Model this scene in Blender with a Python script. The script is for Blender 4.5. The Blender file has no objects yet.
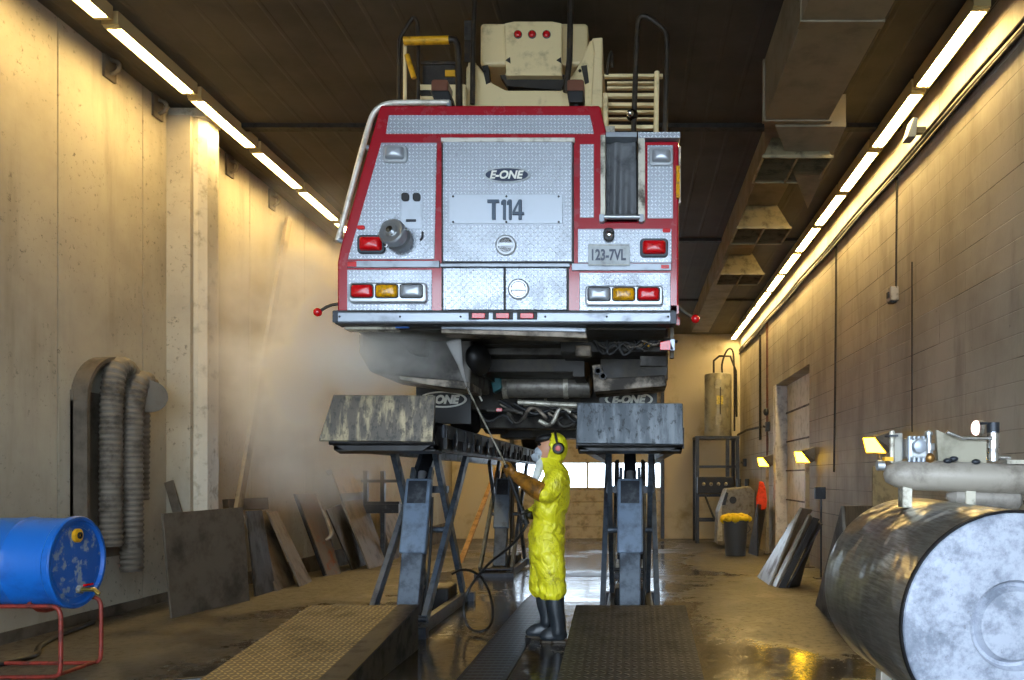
import bpy, bmesh, math, random
from mathutils import Vector, Matrix
random.seed(7)
WORLD, EXPO = 5.8, 0.98
SC = bpy.context.scene
COL = SC.collection
F = 800.0; VX, VY, CH = 630.0, 477.0, 1.4      # focal length in pixels, eye-level point, eye height


def W(px, py, Y):
    """point of the place seen at a photo pixel, at distance Y"""
    d = Y / F
    return Vector(((px - VX) * d, Y, CH - (py - VY) * d))


def fz(y):
    """floor height: level near the door, falling gently to the back"""
    if y < 9: return 0.0
    if y < 19.5: return -.40 * (y - 9) / 10.5
    return -.40 - .02 * (y - 19.5) / 4.5


# ------------------------------------------------------------------ materials
def lin(c):
    if isinstance(c, str):
        c = [int(c[i:i + 2], 16) / 255 for i in (0, 2, 4)]
    return tuple((v / 12.92 if v <= .04045 else ((v + .055) / 1.055) ** 2.4) for v in c) + (1.0,)


class NT:
    def __init__(s, name):
        s.m = bpy.data.materials.new(name); s.m.use_nodes = True
        s.t = s.m.node_tree; s.N = s.t.nodes; s.L = s.t.links
        s.b = s.N['Principled BSDF']; s.o = s.N['Material Output']
        s._c = None

    def n(s, typ, **kw):
        x = s.N.new(typ)
        for k, v in kw.items(): setattr(x, k, v)
        return x

    def put(s, sock, v):
        if isinstance(v, bpy.types.NodeSocket): s.L.new(v, sock)
        elif v is not None: sock.default_value = v

    def co(s):
        if s._c is None: s._c = s.n('ShaderNodeTexCoord').outputs['Object']
        return s._c

    def math(s, op, a, b=None, c=None, clamp=False):
        x = s.n('ShaderNodeMath', operation=op); x.use_clamp = clamp
        s.put(x.inputs[0], a); s.put(x.inputs[1], b); s.put(x.inputs[2], c)
        return x.outputs[0]

    def map(s, scale=(1, 1, 1), rot=(0, 0, 0), loc=(0, 0, 0), vec=None):
        x = s.n('ShaderNodeMapping'); s.L.new(vec or s.co(), x.inputs[0])
        x.inputs['Scale'].default_value = scale; x.inputs['Rotation'].default_value = rot; x.inputs['Location'].default_value = loc
        return x.outputs[0]

    def noise(s, scale, detail=6, rough=.6, vec=None, dist=0):
        x = s.n('ShaderNodeTexNoise'); s.L.new(vec or s.co(), x.inputs['Vector'])
        x.inputs['Scale'].default_value = scale; x.inputs['Detail'].default_value = detail
        x.inputs['Roughness'].default_value = rough; x.inputs['Distortion'].default_value = dist
        return x.outputs[0]

    def ramp(s, fac, lo, hi, v0=0.0, v1=1.0):
        x = s.n('ShaderNodeMapRange'); x.clamp = True; x.interpolation_type = 'SMOOTHSTEP'
        s.put(x.inputs['Value'], fac)
        for k, v in (('From Min', lo), ('From Max', hi), ('To Min', v0), ('To Max', v1)): s.put(x.inputs[k], v)
        return x.outputs[0]

    def mix(s, fac, a, b):
        x = s.n('ShaderNodeMix', data_type='RGBA'); s.put(x.inputs[0], fac)
        s.put(x.inputs[6], a if not isinstance(a, str) else lin(a)); s.put(x.inputs[7], b if not isinstance(b, str) else lin(b))
        return x.outputs[2]

    def bump(s, h, strength=.3, dist=.01, prev=None):
        x = s.n('ShaderNodeBump'); x.inputs['Strength'].default_value = strength; x.inputs['Distance'].default_value = dist
        s.put(x.inputs['Height'], h)
        if prev is not None: s.L.new(prev, x.inputs['Normal'])
        return x.outputs[0]

    def set(s, color=None, rough=None, metal=None, normal=None, **kw):
        if color is not None: s.put(s.b.inputs['Base Color'], lin(color) if isinstance(color, str) else color)
        if rough is not None: s.put(s.b.inputs['Roughness'], rough)
        if metal is not None: s.put(s.b.inputs['Metallic'], metal)
        if normal is not None: s.L.new(normal, s.b.inputs['Normal'])
        for k, v in kw.items(): s.put(s.b.inputs[k.replace('_', ' ')], v)
        return s.m


def simple(name, color, rough=.5, metal=0.0, dirt=None, dscale=6, dlo=.45, dhi=.7, bump=0, bscale=40, stretch=(1, 1, 1), **kw):
    t = NT(name)
    c = lin(color); r = rough; nrm = None
    if dirt:
        v = t.map(stretch)
        f = t.ramp(t.noise(dscale, 7, .65, v), dlo, dhi)
        c = t.mix(f, color, dirt); r = t.math('MULTIPLY_ADD', f, .25, rough, clamp=True)
        if metal > .3: metal = t.math('MULTIPLY_ADD', f, -.7 * metal, metal, clamp=True)
    if bump: nrm = t.bump(t.noise(bscale, 4), bump, .01)
    return t.set(c, r, metal, nrm, **kw)


def emit(name, color, strength):
    t = NT(name)
    return t.set('202020', .5, Emission_Color=lin(color), Emission_Strength=strength)


def tread(name, color, dirt, p=.026, metal=.75, rough=.34, amount=.5, axes='xz', worn=None):
    """raised-lozenge tread plate: dashes turning by 90 degrees from cell to cell"""
    t = NT(name)
    sp = t.n('ShaderNodeSeparateXYZ'); t.L.new(t.co(), sp.inputs[0])
    i = {'x': 0, 'y': 1, 'z': 2}
    u = t.math('DIVIDE', sp.outputs[i[axes[0]]], p); v = t.math('DIVIDE', sp.outputs[i[axes[1]]], p)
    fu = t.math('SUBTRACT', t.math('FRACT', u), .5); fv = t.math('SUBTRACT', t.math('FRACT', v), .5)
    par = t.math('FLOORED_MODULO', t.math('ADD', t.math('FLOOR', u), t.math('FLOOR', v)), 2.0)
    a = t.math('ADD', fu, fv); b = t.math('SUBTRACT', fu, fv)
    def sq(x, k): return t.math('POWER', t.math('ABSOLUTE', t.math('DIVIDE', x, k)), 2.0)
    d0 = t.math('ADD', sq(a, .72), sq(b, .27)); d1 = t.math('ADD', sq(b, .72), sq(a, .27))
    mx = t.n('ShaderNodeMix', data_type='FLOAT'); t.put(mx.inputs[0], par); t.put(mx.inputs[2], d0); t.put(mx.inputs[3], d1)
    h = t.ramp(mx.outputs[0], 1.1, .3)
    dn = t.ramp(t.noise(3.0, 8, .7), .42, .75)
    base = t.mix(h, color, worn or color)
    c = t.mix(t.math('MULTIPLY', dn, amount), base, dirt)
    nrm = t.bump(h, .55, .006)
    return t.set(c, t.math('MULTIPLY_ADD', dn, .25, rough), metal, nrm)


M = {}
M['paint_red'] = simple('red_paint', '98091d', .25, 0, '6e1420', 5, .5, .85, Coat_Weight=.6, Coat_Roughness=.08)
M['tread'] = tread('aluminium_tread', 'a5acb6', '858a92', .027, .55, .32, .4, worn='dbe1e9')
M['alu'] = simple('brushed_aluminium', '8f969f', .36, .45, '737980', 8, .5, .8)
M['alu_dirty'] = simple('dirty_aluminium', 'b8b3a4', .4, .5, '4a443a', 7, .45, .65)
M['chrome'] = simple('chrome', 'd8dade', .12, 1.0)
M['chrome_rough'] = simple('worn_chrome', 'a6aaae', .32, .75, '7d7f80', 25, .55, .85)
M['black'] = simple('black_rubber', '0c0c0e', .55)
M['black_gloss'] = simple('black_gloss', '08080a', .25)
M['letter'] = simple('blue_black_lettering', '1b2a44', .35)
M['letter_pale'] = simple('pale_lettering', 'e6e6dc', .4)
M['lens_red'] = simple('red_lens', 'c00810', .22, 0, Coat_Weight=.25)
M['lens_amber'] = simple('amber_lens', 'd69a08', .15, 0, '7a5204', 60, .4, .7)
M['lens_clear'] = simple('clear_lens', 'a4aab2', .3, .4)
M['plate_white'] = simple('number_plate_white', 'a9b0b4', .45, 0, '85898a', 10)
M['panel_plain'] = simple('plain_aluminium_panel', 'b2bac4', .38, .35, '9ea5ad', 6, .5, .9)
M['cream'] = simple('cream_paint', 'e3cf9e', .42, 0, '8a7652', 5, .52, .8)
M['pole_dark'] = simple('dark_pole', '2a241e', .45, .2, '4a3e2c', 10)
M['yellow'] = simple('yellow_paint', 'd8a010', .5, 0, '7a5a10', 8)
M['brown_light'] = simple('brown_amber_lens', '6b4433', .3)
M['curtain'] = simple('grey_curtain', '63666a', .75, 0, '46494c', 6)
M['silver_rail'] = simple('silver_rail', 'cfcac0', .35, .3, 'a39d90', 12)
M['under'] = simple('undercarriage_dark', '2b2825', .5, .3, '4b443a', 5, .45, .7)
M['under_grey'] = simple('undercarriage_grey', '45413b', .55, .15, '24211e', 5, .4, .65)
M['under_beige'] = simple('undercarriage_beige', '85796a', .5, .2, '2d2822', 4, .42, .62)
M['flap'] = simple('mud_flap_black', '0e0d0d', .4)
M['tyre'] = simple('tyre_rubber', '16151a', .7, 0, '2e2a26', 9)
M['blue_plastic'] = simple('blue_plastic', '105cae', .3, 0, '0c3a7c', 3.5, .5, .8, bump=.08, bscale=14)
M['blue_scuffed'] = simple('scuffed_blue_plastic', '1557a8', .42, 0, '8894a0', 11, .52, .62)
M['red_steel'] = simple('red_stand_paint', '7c2517', .5, 0, '43190f', 14)
M['steel_blue'] = simple('blue_grey_steel', '505a65', .42, .3, '333a43', 7, .42, .7)
M['steel_dark'] = simple('dark_steel', '262a31', .4, .4, '464a4e', 9, .5, .75)
M['steel_black'] = simple('black_oily_steel', '131315', .42, .3, '2c2a28', 6)
M['steel_brown'] = simple('weathered_steel', '5c5347', .55, .1, '3a332a', 3, .4, .7)
M['steel_tan'] = simple('tan_steel', '5e5547', .6, .05, '3b352c', 3, .45, .75)
M['steel_rust'] = simple('rust_stained_steel', '57504a', .42, .35, '6d3a1c', 4, .52, .7)
M['steel_white'] = simple('greasy_grey_steel', '8d8a80', .33, .4, '55524a', 4)
M['ramp_grate'] = tread('ramp_tread', '594b32', '2f2719', .04, .35, .45, .5, axes='xy', worn='a8935f')
M['ramp_grate_dark'] = tread('dark_ramp_tread', '1d1f23', '121214', .05, .3, .5, .5, axes='xy', worn='3c3f44')
M['ramp_side'] = simple('ramp_side_steel', '2b2824', .5, .3, '161412', 5)
M['wall_box'] = simple('grey_electrical_box', '9a958a', .45, .2, '5c574e', 10)
M['conduit'] = simple('dark_conduit', '1f1b17', .55, .1, '15120f', 12)
M['duct'] = simple('galvanised_duct', '857b66', .5, .2, '675e4e', 2, .4, .8)
M['vent'] = simple('vent_metal', '8d8467', .5, .25, '544c3a', 5)
M['heater'] = simple('heater_enamel', '8f8b78', .35, .1, '6c6757', 4)
M['suit'] = None
M['boot'] = simple('rubber_boot', '1e2328', .38, 0, '33383c', 10)
M['boot_sole'] = simple('boot_sole_tan', '3a3022', .5)
M['glove_brown'] = simple('wet_brown_glove', '8a5a18', .3, 0, '4f340e', 14, .4, .65)
M['glove_dark'] = simple('dark_glove', '24211e', .45, 0, '4a443c', 20)
M['mask_grey'] = simple('respirator_grey', '9fa8b0', .35)
M['skin'] = simple('skin', 'b98566', .5)
M['muff_red'] = simple('ear_muff_red', 'b02a16', .4)
M['white_cloth'] = simple('white_cloth', 'c9cdc8', .7)
M['orange'] = simple('orange_cloth', 'f0440c', .6, 0, 'c23208', 12)
M['bin'] = simple('grey_bin_plastic', '3f444a', .45)
M['yellow_cloth'] = simple('yellow_cloth', 'e8c810', .65, 0, 'b58f0a', 12, bump=.5, bscale=30)
M['machine'] = simple('washer_enamel', '7d786c', .42, .1, '55503f', 8)
M['hose'] = simple('grey_hose', '645d52', .65, 0, '433d34', 6)
M['hose_black'] = simple('black_hose', '141414', .4)
M['rope'] = simple('yellow_white_hose', 'b9a25e', .6, 0, '776a44', 20)
M['white_paint'] = simple('chipped_white_paint', 'bdb7a6', .42, .1, '87806f', 7, .5, .75)
M['teal'] = simple('teal_plastic', '0d5c62', .4)
M['blue_tag'] = simple('blue_tag', '1560b8', .4)
M['tube'] = emit('fluorescent_tube', (1.0, .85, .55), 42)
M['lamp_lens'] = emit('yellow_lamp_lens', (1.0, .78, .15), 17)
M['fixture'] = simple('fixture_housing', 'b8a878', .5)


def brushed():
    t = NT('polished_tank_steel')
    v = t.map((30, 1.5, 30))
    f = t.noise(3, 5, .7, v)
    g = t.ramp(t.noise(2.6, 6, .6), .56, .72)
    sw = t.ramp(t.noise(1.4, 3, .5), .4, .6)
    c = t.mix(t.math('MULTIPLY', g, .45), t.mix(sw, 'a09c92', '827e76'), '3f3c36')  # dark patches mixed into the steel colour stand in for reflections
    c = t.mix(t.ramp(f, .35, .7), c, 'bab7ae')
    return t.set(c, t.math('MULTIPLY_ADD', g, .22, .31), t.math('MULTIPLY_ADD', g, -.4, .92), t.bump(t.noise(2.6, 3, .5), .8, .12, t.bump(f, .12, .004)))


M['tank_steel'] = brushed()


def tank_white():
    t = NT('scuffed_white_tank_end')
    a = t.ramp(t.noise(5, 9, .7), .52, .68); b = t.ramp(t.noise(34, 5, .7), .6, .72); e = t.ramp(t.noise(4.5, 9, .75), .44, .62)
    c = t.mix(e, 'a0a6b3', '6f7683')
    c = t.mix(t.math('MULTIPLY', a, .7), c, '59606e'); c = t.mix(t.math('MULTIPLY', b, .6), c, '575a60')
    return t.set(c, .42, .1)


M['tank_end'] = tank_white()


def suit():
    t = NT('yellow_coverall')
    w = t.noise(8, 4, .55, t.map((1, 1, .7), (0, .6, 0)), .7)
    d = t.ramp(t.noise(6, 7, .7), .52, .68)
    c = t.mix(t.math('MULTIPLY', d, .75), 'd8cf20', '6d5a18')
    return t.set(c, .42, 0, t.bump(w, 1.0, .06))


M['suit'] = suit()
M['door_panel'] = simple('pale_door_panel', 'e6e1d6', .45, 0, 'c8c2b4', 5)
M['sheet_dark'] = simple('dark_sheet', '26221e', .6, 0, '191613', 4)
M['cover_blue'] = simple('pale_blue_steel', '637386', .42, .25, '434e5b', 7, .45, .75)
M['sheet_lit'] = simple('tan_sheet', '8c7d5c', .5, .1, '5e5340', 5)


def streaked():
    t = NT('streaked_oily_plate')
    v = t.map((9, 9, 1.0)); f = t.ramp(t.noise(1.6, 5, .6, v), .46, .66)
    g = t.ramp(t.noise(24, 6, .75, t.map((1, 1, .6))), .5, .58)
    h = t.ramp(t.noise(2.2, 4, .5), .4, .62)
    c = t.mix(t.math('MULTIPLY', f, .8), '544d42', 'b0a07c'); c = t.mix(t.math('MULTIPLY', g, .55), c, '1b1a19'); c = t.mix(t.math('MULTIPLY', h, .3), c, '34363a')
    return t.set(c, .38, .25, t.bump(g, .3, .005))


M['streaked'] = streaked()


def streaked2():
    t = NT('blue_grey_oily_plate')
    v = t.map((7, 7, .9)); f = t.ramp(t.noise(1.5, 5, .6, v), .42, .68)
    g = t.ramp(t.noise(22, 6, .75, t.map((1, 1, .6), loc=(3, 1, 0))), .54, .62)
    c = t.mix(f, '3e454b', '6a7075'); c = t.mix(t.math('MULTIPLY', g, .6), c, '17181a')
    return t.set(c, .36, .3, t.bump(g, .3, .005))


M['streaked_blue'] = streaked2()


def grate():
    t = NT('drain_grating')
    sp = t.n('ShaderNodeSeparateXYZ'); t.L.new(t.co(), sp.inputs[0])
    s = t.ramp(t.math('ABSOLUTE', t.math('SUBTRACT', t.math('FRACT', t.math('DIVIDE', sp.outputs[1], .09)), .5)), .2, .3)
    r = t.ramp(t.math('ABSOLUTE', t.math('SUBTRACT', t.math('FRACT', t.math('DIVIDE', sp.outputs[0], .05)), .5)), .42, .46)
    b = t.math('MAXIMUM', s, r)
    return t.set(t.mix(b, '050608', '39424f'), .35, .4, t.bump(b, .8, .02))


M['grate'] = grate()


def floor_mat():
    t = NT('wet_concrete_floor')
    sp = t.n('ShaderNodeSeparateXYZ'); t.L.new(t.co(), sp.inputs[0])
    x, y = sp.outputs[0], sp.outputs[1]
    big = t.noise(.45, 5, .55); mid = t.noise(2.2, 7, .65); fine = t.noise(14, 8, .7)
    lane = t.ramp(t.math('ABSOLUTE', t.math('ADD', x, 1.0)), 3.1, .9)       # the wash lane between the lifts stays wet
    pud = t.ramp(t.math('ADD', t.math('POWER', t.math('ABSOLUTE', t.math('DIVIDE', t.math('SUBTRACT', x, 1.1), 1.5)), 2.0), t.math('POWER', t.math('ABSOLUTE', t.math('DIVIDE', t.math('SUBTRACT', y, 5.3), 1.7)), 2.0)), 1.3, .2)
    lane = t.math('MAXIMUM', lane, t.math('MULTIPLY', pud, .9))
    wet = t.ramp(t.math('ADD', t.math('ADD', big, t.math('MULTIPLY', mid, .35)), t.math('MULTIPLY', lane, .30)), .66, .98)
    c = t.mix(t.ramp(mid, .35, .7), '4d483e', '36322b')
    c = t.mix(t.ramp(fine, .5, .72), c, '241f18')
    c = t.mix(t.math('MULTIPLY', lane, t.ramp(mid, .42, .62)), c, '1c1b1a')
    c = t.mix(t.math('MULTIPLY', wet, .35), c, '221b14')
    gr = t.ramp(t.noise(60, 3, .6), .70, .76); c = t.mix(t.math('MULTIPLY', gr, .4), c, '9a9484')
    rough = t.math('ADD', t.math('MULTIPLY_ADD', wet, -.40, .5), t.math('MULTIPLY', t.ramp(fine, .45, .7), .16))
    h = t.math('MULTIPLY', t.math('SUBTRACT', 1.0, t.math('MULTIPLY', wet, .9)), t.math('ADD', mid, t.math('MULTIPLY', fine, .5)))
    return t.set(c, rough, 0, t.bump(h, .25, .02, t.bump(t.noise(5, 5, .65), .10, .03)))


M['floor'] = floor_mat()


def wall_left_mat():
    t = NT('stained_precast_concrete')
    a = t.ramp(t.noise(.7, 6, .6), .35, .7); s = t.ramp(t.noise(1.1, 6, .65, t.map((1, 2.2, .28))), .5, .75)
    p = t.ramp(t.noise(15, 8, .76), .56, .64); q = t.ramp(t.noise(1.2, 4, .6), .40, .60)
    c = t.mix(a, 'aba492', '938b7c')
    c = t.mix(t.math('MULTIPLY', s, .45), c, '6d6452')
    c = t.mix(t.math('MULTIPLY', t.math('MULTIPLY', p, q), .75), c, '403a30')
    return t.set(c, .75, 0, t.bump(t.noise(9, 6, .6), .12, .02))


M['wall_left'] = wall_left_mat()


def wall_right_mat():
    t = NT('painted_block_wall')
    sp = t.n('ShaderNodeSeparateXYZ'); t.L.new(t.co(), sp.inputs[0])
    cb = t.n('ShaderNodeCombineXYZ'); t.L.new(sp.outputs[1], cb.inputs[0]); t.L.new(sp.outputs[2], cb.inputs[1])
    br = t.n('ShaderNodeTexBrick'); t.L.new(cb.outputs[0], br.inputs['Vector'])
    br.inputs['Scale'].default_value = 1.0; br.inputs['Mortar Size'].default_value = .006; br.inputs['Mortar Smooth'].default_value = .3
    br.inputs['Brick Width'].default_value = 4.2; br.inputs['Row Height'].default_value = .4; br.offset = .5
    br2 = t.n('ShaderNodeTexBrick'); t.L.new(cb.outputs[0], br2.inputs['Vector'])
    br2.inputs['Scale'].default_value = 1.0; br2.inputs['Mortar Size'].default_value = .006; br2.inputs['Mortar Smooth'].default_value = .5
    br2.inputs['Brick Width'].default_value = 3.1; br2.inputs['Row Height'].default_value = .2; br2.offset = .5
    wob = t.ramp(t.noise(.9, 4, .6, t.map((1, .35, 2))), .42, .56)                     # joints painted over in places
    a = t.ramp(t.noise(.8, 6, .6), .35, .7); s = t.ramp(t.noise(1.3, 6, .65, t.map((1, 1.6, .35))), .46, .66)
    p = t.ramp(t.noise(9, 5, .7), .66, .72)
    c = t.mix(a, 'aca391', '928977')
    c = t.mix(t.math('MULTIPLY', s, .5), c, '6f6757')
    c = t.mix(t.math('MULTIPLY', p, .5), c, '3d372e')
    m = t.math('MULTIPLY', br.outputs['Fac'], wob)
    m2 = t.math('MULTIPLY', br2.outputs['Fac'], .30)
    mm = t.math('MAXIMUM', m, m2)
    c = t.mix(t.math('MULTIPLY', mm, .95), c, '352e25')
    return t.set(c, .6, 0, t.bump(t.math('SUBTRACT', 1.0, mm), .5, .012, t.bump(t.noise(30, 4, .6), .12, .008)))


M['wall_right'] = wall_right_mat()
M['wall_back'] = simple('cream_back_wall', 'b4ab95', .6, 0, '8d8264', 1.0, .5, .75)
M['wall_front'] = simple('front_wall_grey', '8a8375', .7, 0, '6d675b', 2)
M['jamb'] = simple('pale_jamb', 'd6d0c4', .5, 0, 'a39c90', 6)
M['sect_door'] = simple('sectional_door_panel', 'a99f8a', .45, .1, '7f7663', 4)


def ceil_mat():
    t = NT('sooty_metal_deck')
    sp = t.n('ShaderNodeSeparateXYZ'); t.L.new(t.co(), sp.inputs[0])
    r = t.ramp(t.math('ABSOLUTE', t.math('SUBTRACT', t.math('FRACT', t.math('DIVIDE', sp.outputs[0], .3)), .5)),   .40, .46)
    a = t.ramp(t.noise(1.0, 6, .65), .35, .7)
    return t.set(t.mix(a, '4a453d', '36322c'), .65, .1, t.bump(r, .22, .02))


M['ceiling'] = ceil_mat()


def glass_mat():
    t = NT('door_glass')
    g = t.n('ShaderNodeBsdfGlossy'); g.inputs['Roughness'].default_value = .02
    tr = t.n('ShaderNodeBsdfTransparent'); tr.inputs['Color'].default_value = (.93, .95, .96, 1)
    mx = t.n('ShaderNodeMixShader'); mx.inputs[0].default_value = .06
    t.L.new(tr.outputs[0], mx.inputs[1]); t.L.new(g.outputs[0], mx.inputs[2]); t.L.new(mx.outputs[0], t.o.inputs['Surface'])
    return t.m


M['glass'] = glass_mat()


# ------------------------------------------------------------------ mesh building
class MB:
    """collects shapes in world coordinates, then links them as ONE mesh object"""
    def __init__(s): s.v = []; s.f = []

    def add(s, vs, fs):
        b = len(s.v); s.v += [Vector(v) for v in vs]; s.f += [tuple(b + i for i in f) for f in fs]; return s

    def box(s, x0, x1, y0, y1, z0, z1):
        return s.add([(x0, y0, z0), (x1, y0, z0), (x1, y1, z0), (x0, y1, z0), (x0, y0, z1), (x1, y0, z1), (x1, y1, z1), (x0, y1, z1)],
                     [(0, 3, 2, 1), (4, 5, 6, 7), (0, 1, 5, 4), (1, 2, 6, 5), (2, 3, 7, 6), (3, 0, 4, 7)])

    def prism(s, pts, axis, a, b):
        def P(p, t):
            return {'y': (p[0], t, p[1]), 'x': (t, p[0], p[1]), 'z': (p[0], p[1], t)}[axis]
        n = len(pts)
        ar = sum(pts[i][0] * pts[(i + 1) % n][1] - pts[(i + 1) % n][0] * pts[i][1] for i in range(n))
        if (ar < 0) ^ (axis == 'y'): pts = pts[::-1]
        vs = [P(p, a) for p in pts] + [P(p, b) for p in pts]
        fs = [tuple(range(n))[::-1], tuple(range(n, 2 * n))] + [(i, (i + 1) % n, n + (i + 1) % n, n + i) for i in range(n)]
        return s.add(vs, fs)

    def slab(s, q, th):
        """four corners -> plate th thick behind the face"""
        q = [Vector(p) for p in q]
        nn = (q[1] - q[0]).cross(q[2] - q[0]).normalized() * th
        vs = q + [p - nn for p in q]; n = len(q)
        return s.add(vs, [tuple(range(n)), tuple(range(2 * n - 1, n - 1, -1))] + [(i, n + i, n + (i + 1) % n, (i + 1) % n) for i in range(n)])

    def beam(s, p, q, w, h, up=(0, 0, 1)):
        p, q = Vector(p), Vector(q); d = (q - p).normalized(); up = Vector(up)
        if abs(d.dot(up)) > .98: up = Vector((0, 1, 0)) if abs(d.y) < .9 else Vector((1, 0, 0))
        sd = d.cross(up).normalized(); u = sd.cross(d).normalized()
        vs = []
        for c in (p, q):
            for a, b in ((-1, -1), (1, -1), (1, 1), (-1, 1)): vs.append(c + sd * a * w / 2 + u * b * h / 2)
        return s.add(vs, [(0, 1, 2, 3), (7, 6, 5, 4), (0, 4, 5, 1), (1, 5, 6, 2), (2, 6, 7, 3), (3, 7, 4, 0)])

    def tube(s, pts, r, seg=12, smooth=0, caps=True):
        pts = [Vector(p) for p in pts]
        rs = list(r) if isinstance(r, (list, tuple)) else [r] * len(pts)
        for _ in range(smooth):
            np, nr = [pts[0]], [rs[0]]
            for i in range(len(pts) - 1):
                np += [pts[i] * .75 + pts[i + 1] * .25, pts[i] * .25 + pts[i + 1] * .75]; nr += [rs[i] * .75 + rs[i + 1] * .25, rs[i] * .25 + rs[i + 1] * .75]
            np.append(pts[-1]); nr.append(rs[-1]); pts, rs = np, nr
        n = len(pts); vs = []; fs = []
        t0 = (pts[1] - pts[0]).normalized()
        u = t0.orthogonal().normalized()
        for i in range(n):
            t = (pts[min(i + 1, n - 1)] - pts[max(i - 1, 0)]).normalized()
            u = (u - t * u.dot(t)).normalized(); w = t.cross(u)
            for k in range(seg):
                a = 2 * math.pi * k / seg; vs.append(pts[i] + (u * math.cos(a) + w * math.sin(a)) * rs[i])
        for i in range(n - 1):
            for k in range(seg):
                a, b = i * seg + k, i * seg + (k + 1) % seg; fs.append((a, b, b + seg, a + seg))
        if caps: fs += [tuple(range(seg))[::-1], tuple(range((n - 1) * seg, n * seg))]
        return s.add(vs, fs)

    def lathe(s, o, ax, prof, seg=32, caps=True):
        """prof: (distance along axis, radius)"""
        o = Vector(o); ax = Vector(ax).normalized(); u = ax.orthogonal().normalized(); w = ax.cross(u)
        vs = []; fs = []; n = len(prof)
        for t, r in prof:
            for k in range(seg):
                a = 2 * math.pi * k / seg; vs.append(o + ax * t + (u * math.cos(a) + w * math.sin(a)) * max(r, 1e-4))
        for i in range(n - 1):
            for k in range(seg):
                a, b = i * seg + k, i * seg + (k + 1) % seg; fs.append((a, b, b + seg, a + seg))
        if caps: fs += [tuple(range(seg))[::-1], tuple(range((n - 1) * seg, n * seg))]
        return s.add(vs, fs)

    def ball(s, c, r, seg=16, rings=10, rot=None):
        r = (r, r, r) if isinstance(r, (int, float)) else r
        c = Vector(c); vs = []; fs = []
        for i in range(rings + 1):
            th = math.pi * i / rings
            for k in range(seg):
                a = 2 * math.pi * k / seg
                v = Vector((math.sin(th) * math.cos(a) * r[0], math.sin(th) * math.sin(a) * r[1], math.cos(th) * r[2]))
                if rot is not None: v = rot @ v
                vs.append(c + v)
        for i in range(rings):
            for k in range(seg):
                a, b = i * seg + k, i * seg + (k + 1) % seg; fs.append((a, a + seg, b + seg, b))
        return s.add(vs, fs)

    def build(s, name, mat, parent=None, bevel=0, smooth=None, base=None, weld=True):
        me = bpy.data.meshes.new(name)
        o = bpy.data.objects.new(name, me)
        if parent is not None: org = Vector(parent['_o'])
        else:
            lo = Vector([min(v[i] for v in s.v) for i in range(3)]); hi = Vector([max(v[i] for v in s.v) for i in range(3)])
            org = Vector(base) if base is not None else Vector(((lo.x + hi.x) / 2, (lo.y + hi.y) / 2, lo.z))
            o.location = org
        me.from_pydata([v - org for v in s.v], [], s.f)
        if weld:
            bm = bmesh.new(); bm.from_mesh(me); bmesh.ops.remove_doubles(bm, verts=bm.verts, dist=1e-5); bm.to_mesh(me); bm.free()
        me.materials.append(M[mat] if isinstance(mat, str) else mat)
        COL.objects.link(o)
        o['_o'] = list(org)
        if parent is not None: o.parent = parent
        if smooth is not None:
            for p in me.polygons: p.use_smooth = True
            me.set_sharp_from_angle(angle=math.radians(smooth))
        if bevel:
            b = o.modifiers.new('bevel', 'BEVEL'); b.width = bevel; b.segments = 2; b.limit_method = 'ANGLE'; b.angle_limit = math.radians(40)
        return o


def tag(o, label, cat, group=None, kind=None):
    o['label'] = label; o['category'] = cat
    if group: o['group'] = group
    if kind: o['kind'] = kind
    return o


def thing(name, label, cat, loc, group=None):
    o = bpy.data.objects.new(name, None); COL.objects.link(o)
    o.location = loc; o['_o'] = list(loc); o.empty_display_size = .1
    return tag(o, label, cat, group)


def struct(o):
    o['kind'] = 'structure'; return o


def text(parent, name, body, x, y, z, h, mat, depth=.003, width=None, shear=0, weight=0, tagl=None, mirror=False):
    """upright lettering facing the camera side (-Y), centred on x,z"""
    cu = bpy.data.curves.new('t', 'FONT'); cu.body = body; cu.size = 1; cu.extrude = 0; cu.align_x = 'CENTER'; cu.shear = shear; cu.offset = weight
    cu.resolution_u = 4
    ob = bpy.data.objects.new('t', cu); COL.objects.link(ob)
    bpy.context.view_layer.update()
    dg = bpy.context.evaluated_depsgraph_get()
    me = bpy.data.meshes.new_from_object(ob.evaluated_get(dg))
    xs = [v.co.x for v in me.vertices]; ys = [v.co.y for v in me.vertices]
    x0, x1, y0, y1 = min(xs), max(xs), min(ys), max(ys)
    kz = h / (y1 - y0); kx = (width / (x1 - x0)) if width else kz
    bpy.data.objects.remove(ob)
    bm = bmesh.new(); bm.from_mesh(me)
    for v in bm.verts: v.co = Vector((x + (v.co.x - (x0 + x1) / 2) * kx, y, z + (v.co.y - (y0 + y1) / 2) * kz))
    r = bmesh.ops.extrude_face_region(bm, geom=bm.faces[:])
    for e in r['geom']:
        if isinstance(e, bmesh.types.BMVert): e.co.y -= depth
    bmesh.ops.recalc_face_normals(bm, faces=bm.faces[:])
    m = MB(); bm.verts.index_update()
    m.add([v.co.copy() for v in bm.verts], [tuple(v.index for v in f.verts) for f in bm.faces]); bm.free()
    return m.build(name, mat, parent)


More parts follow.
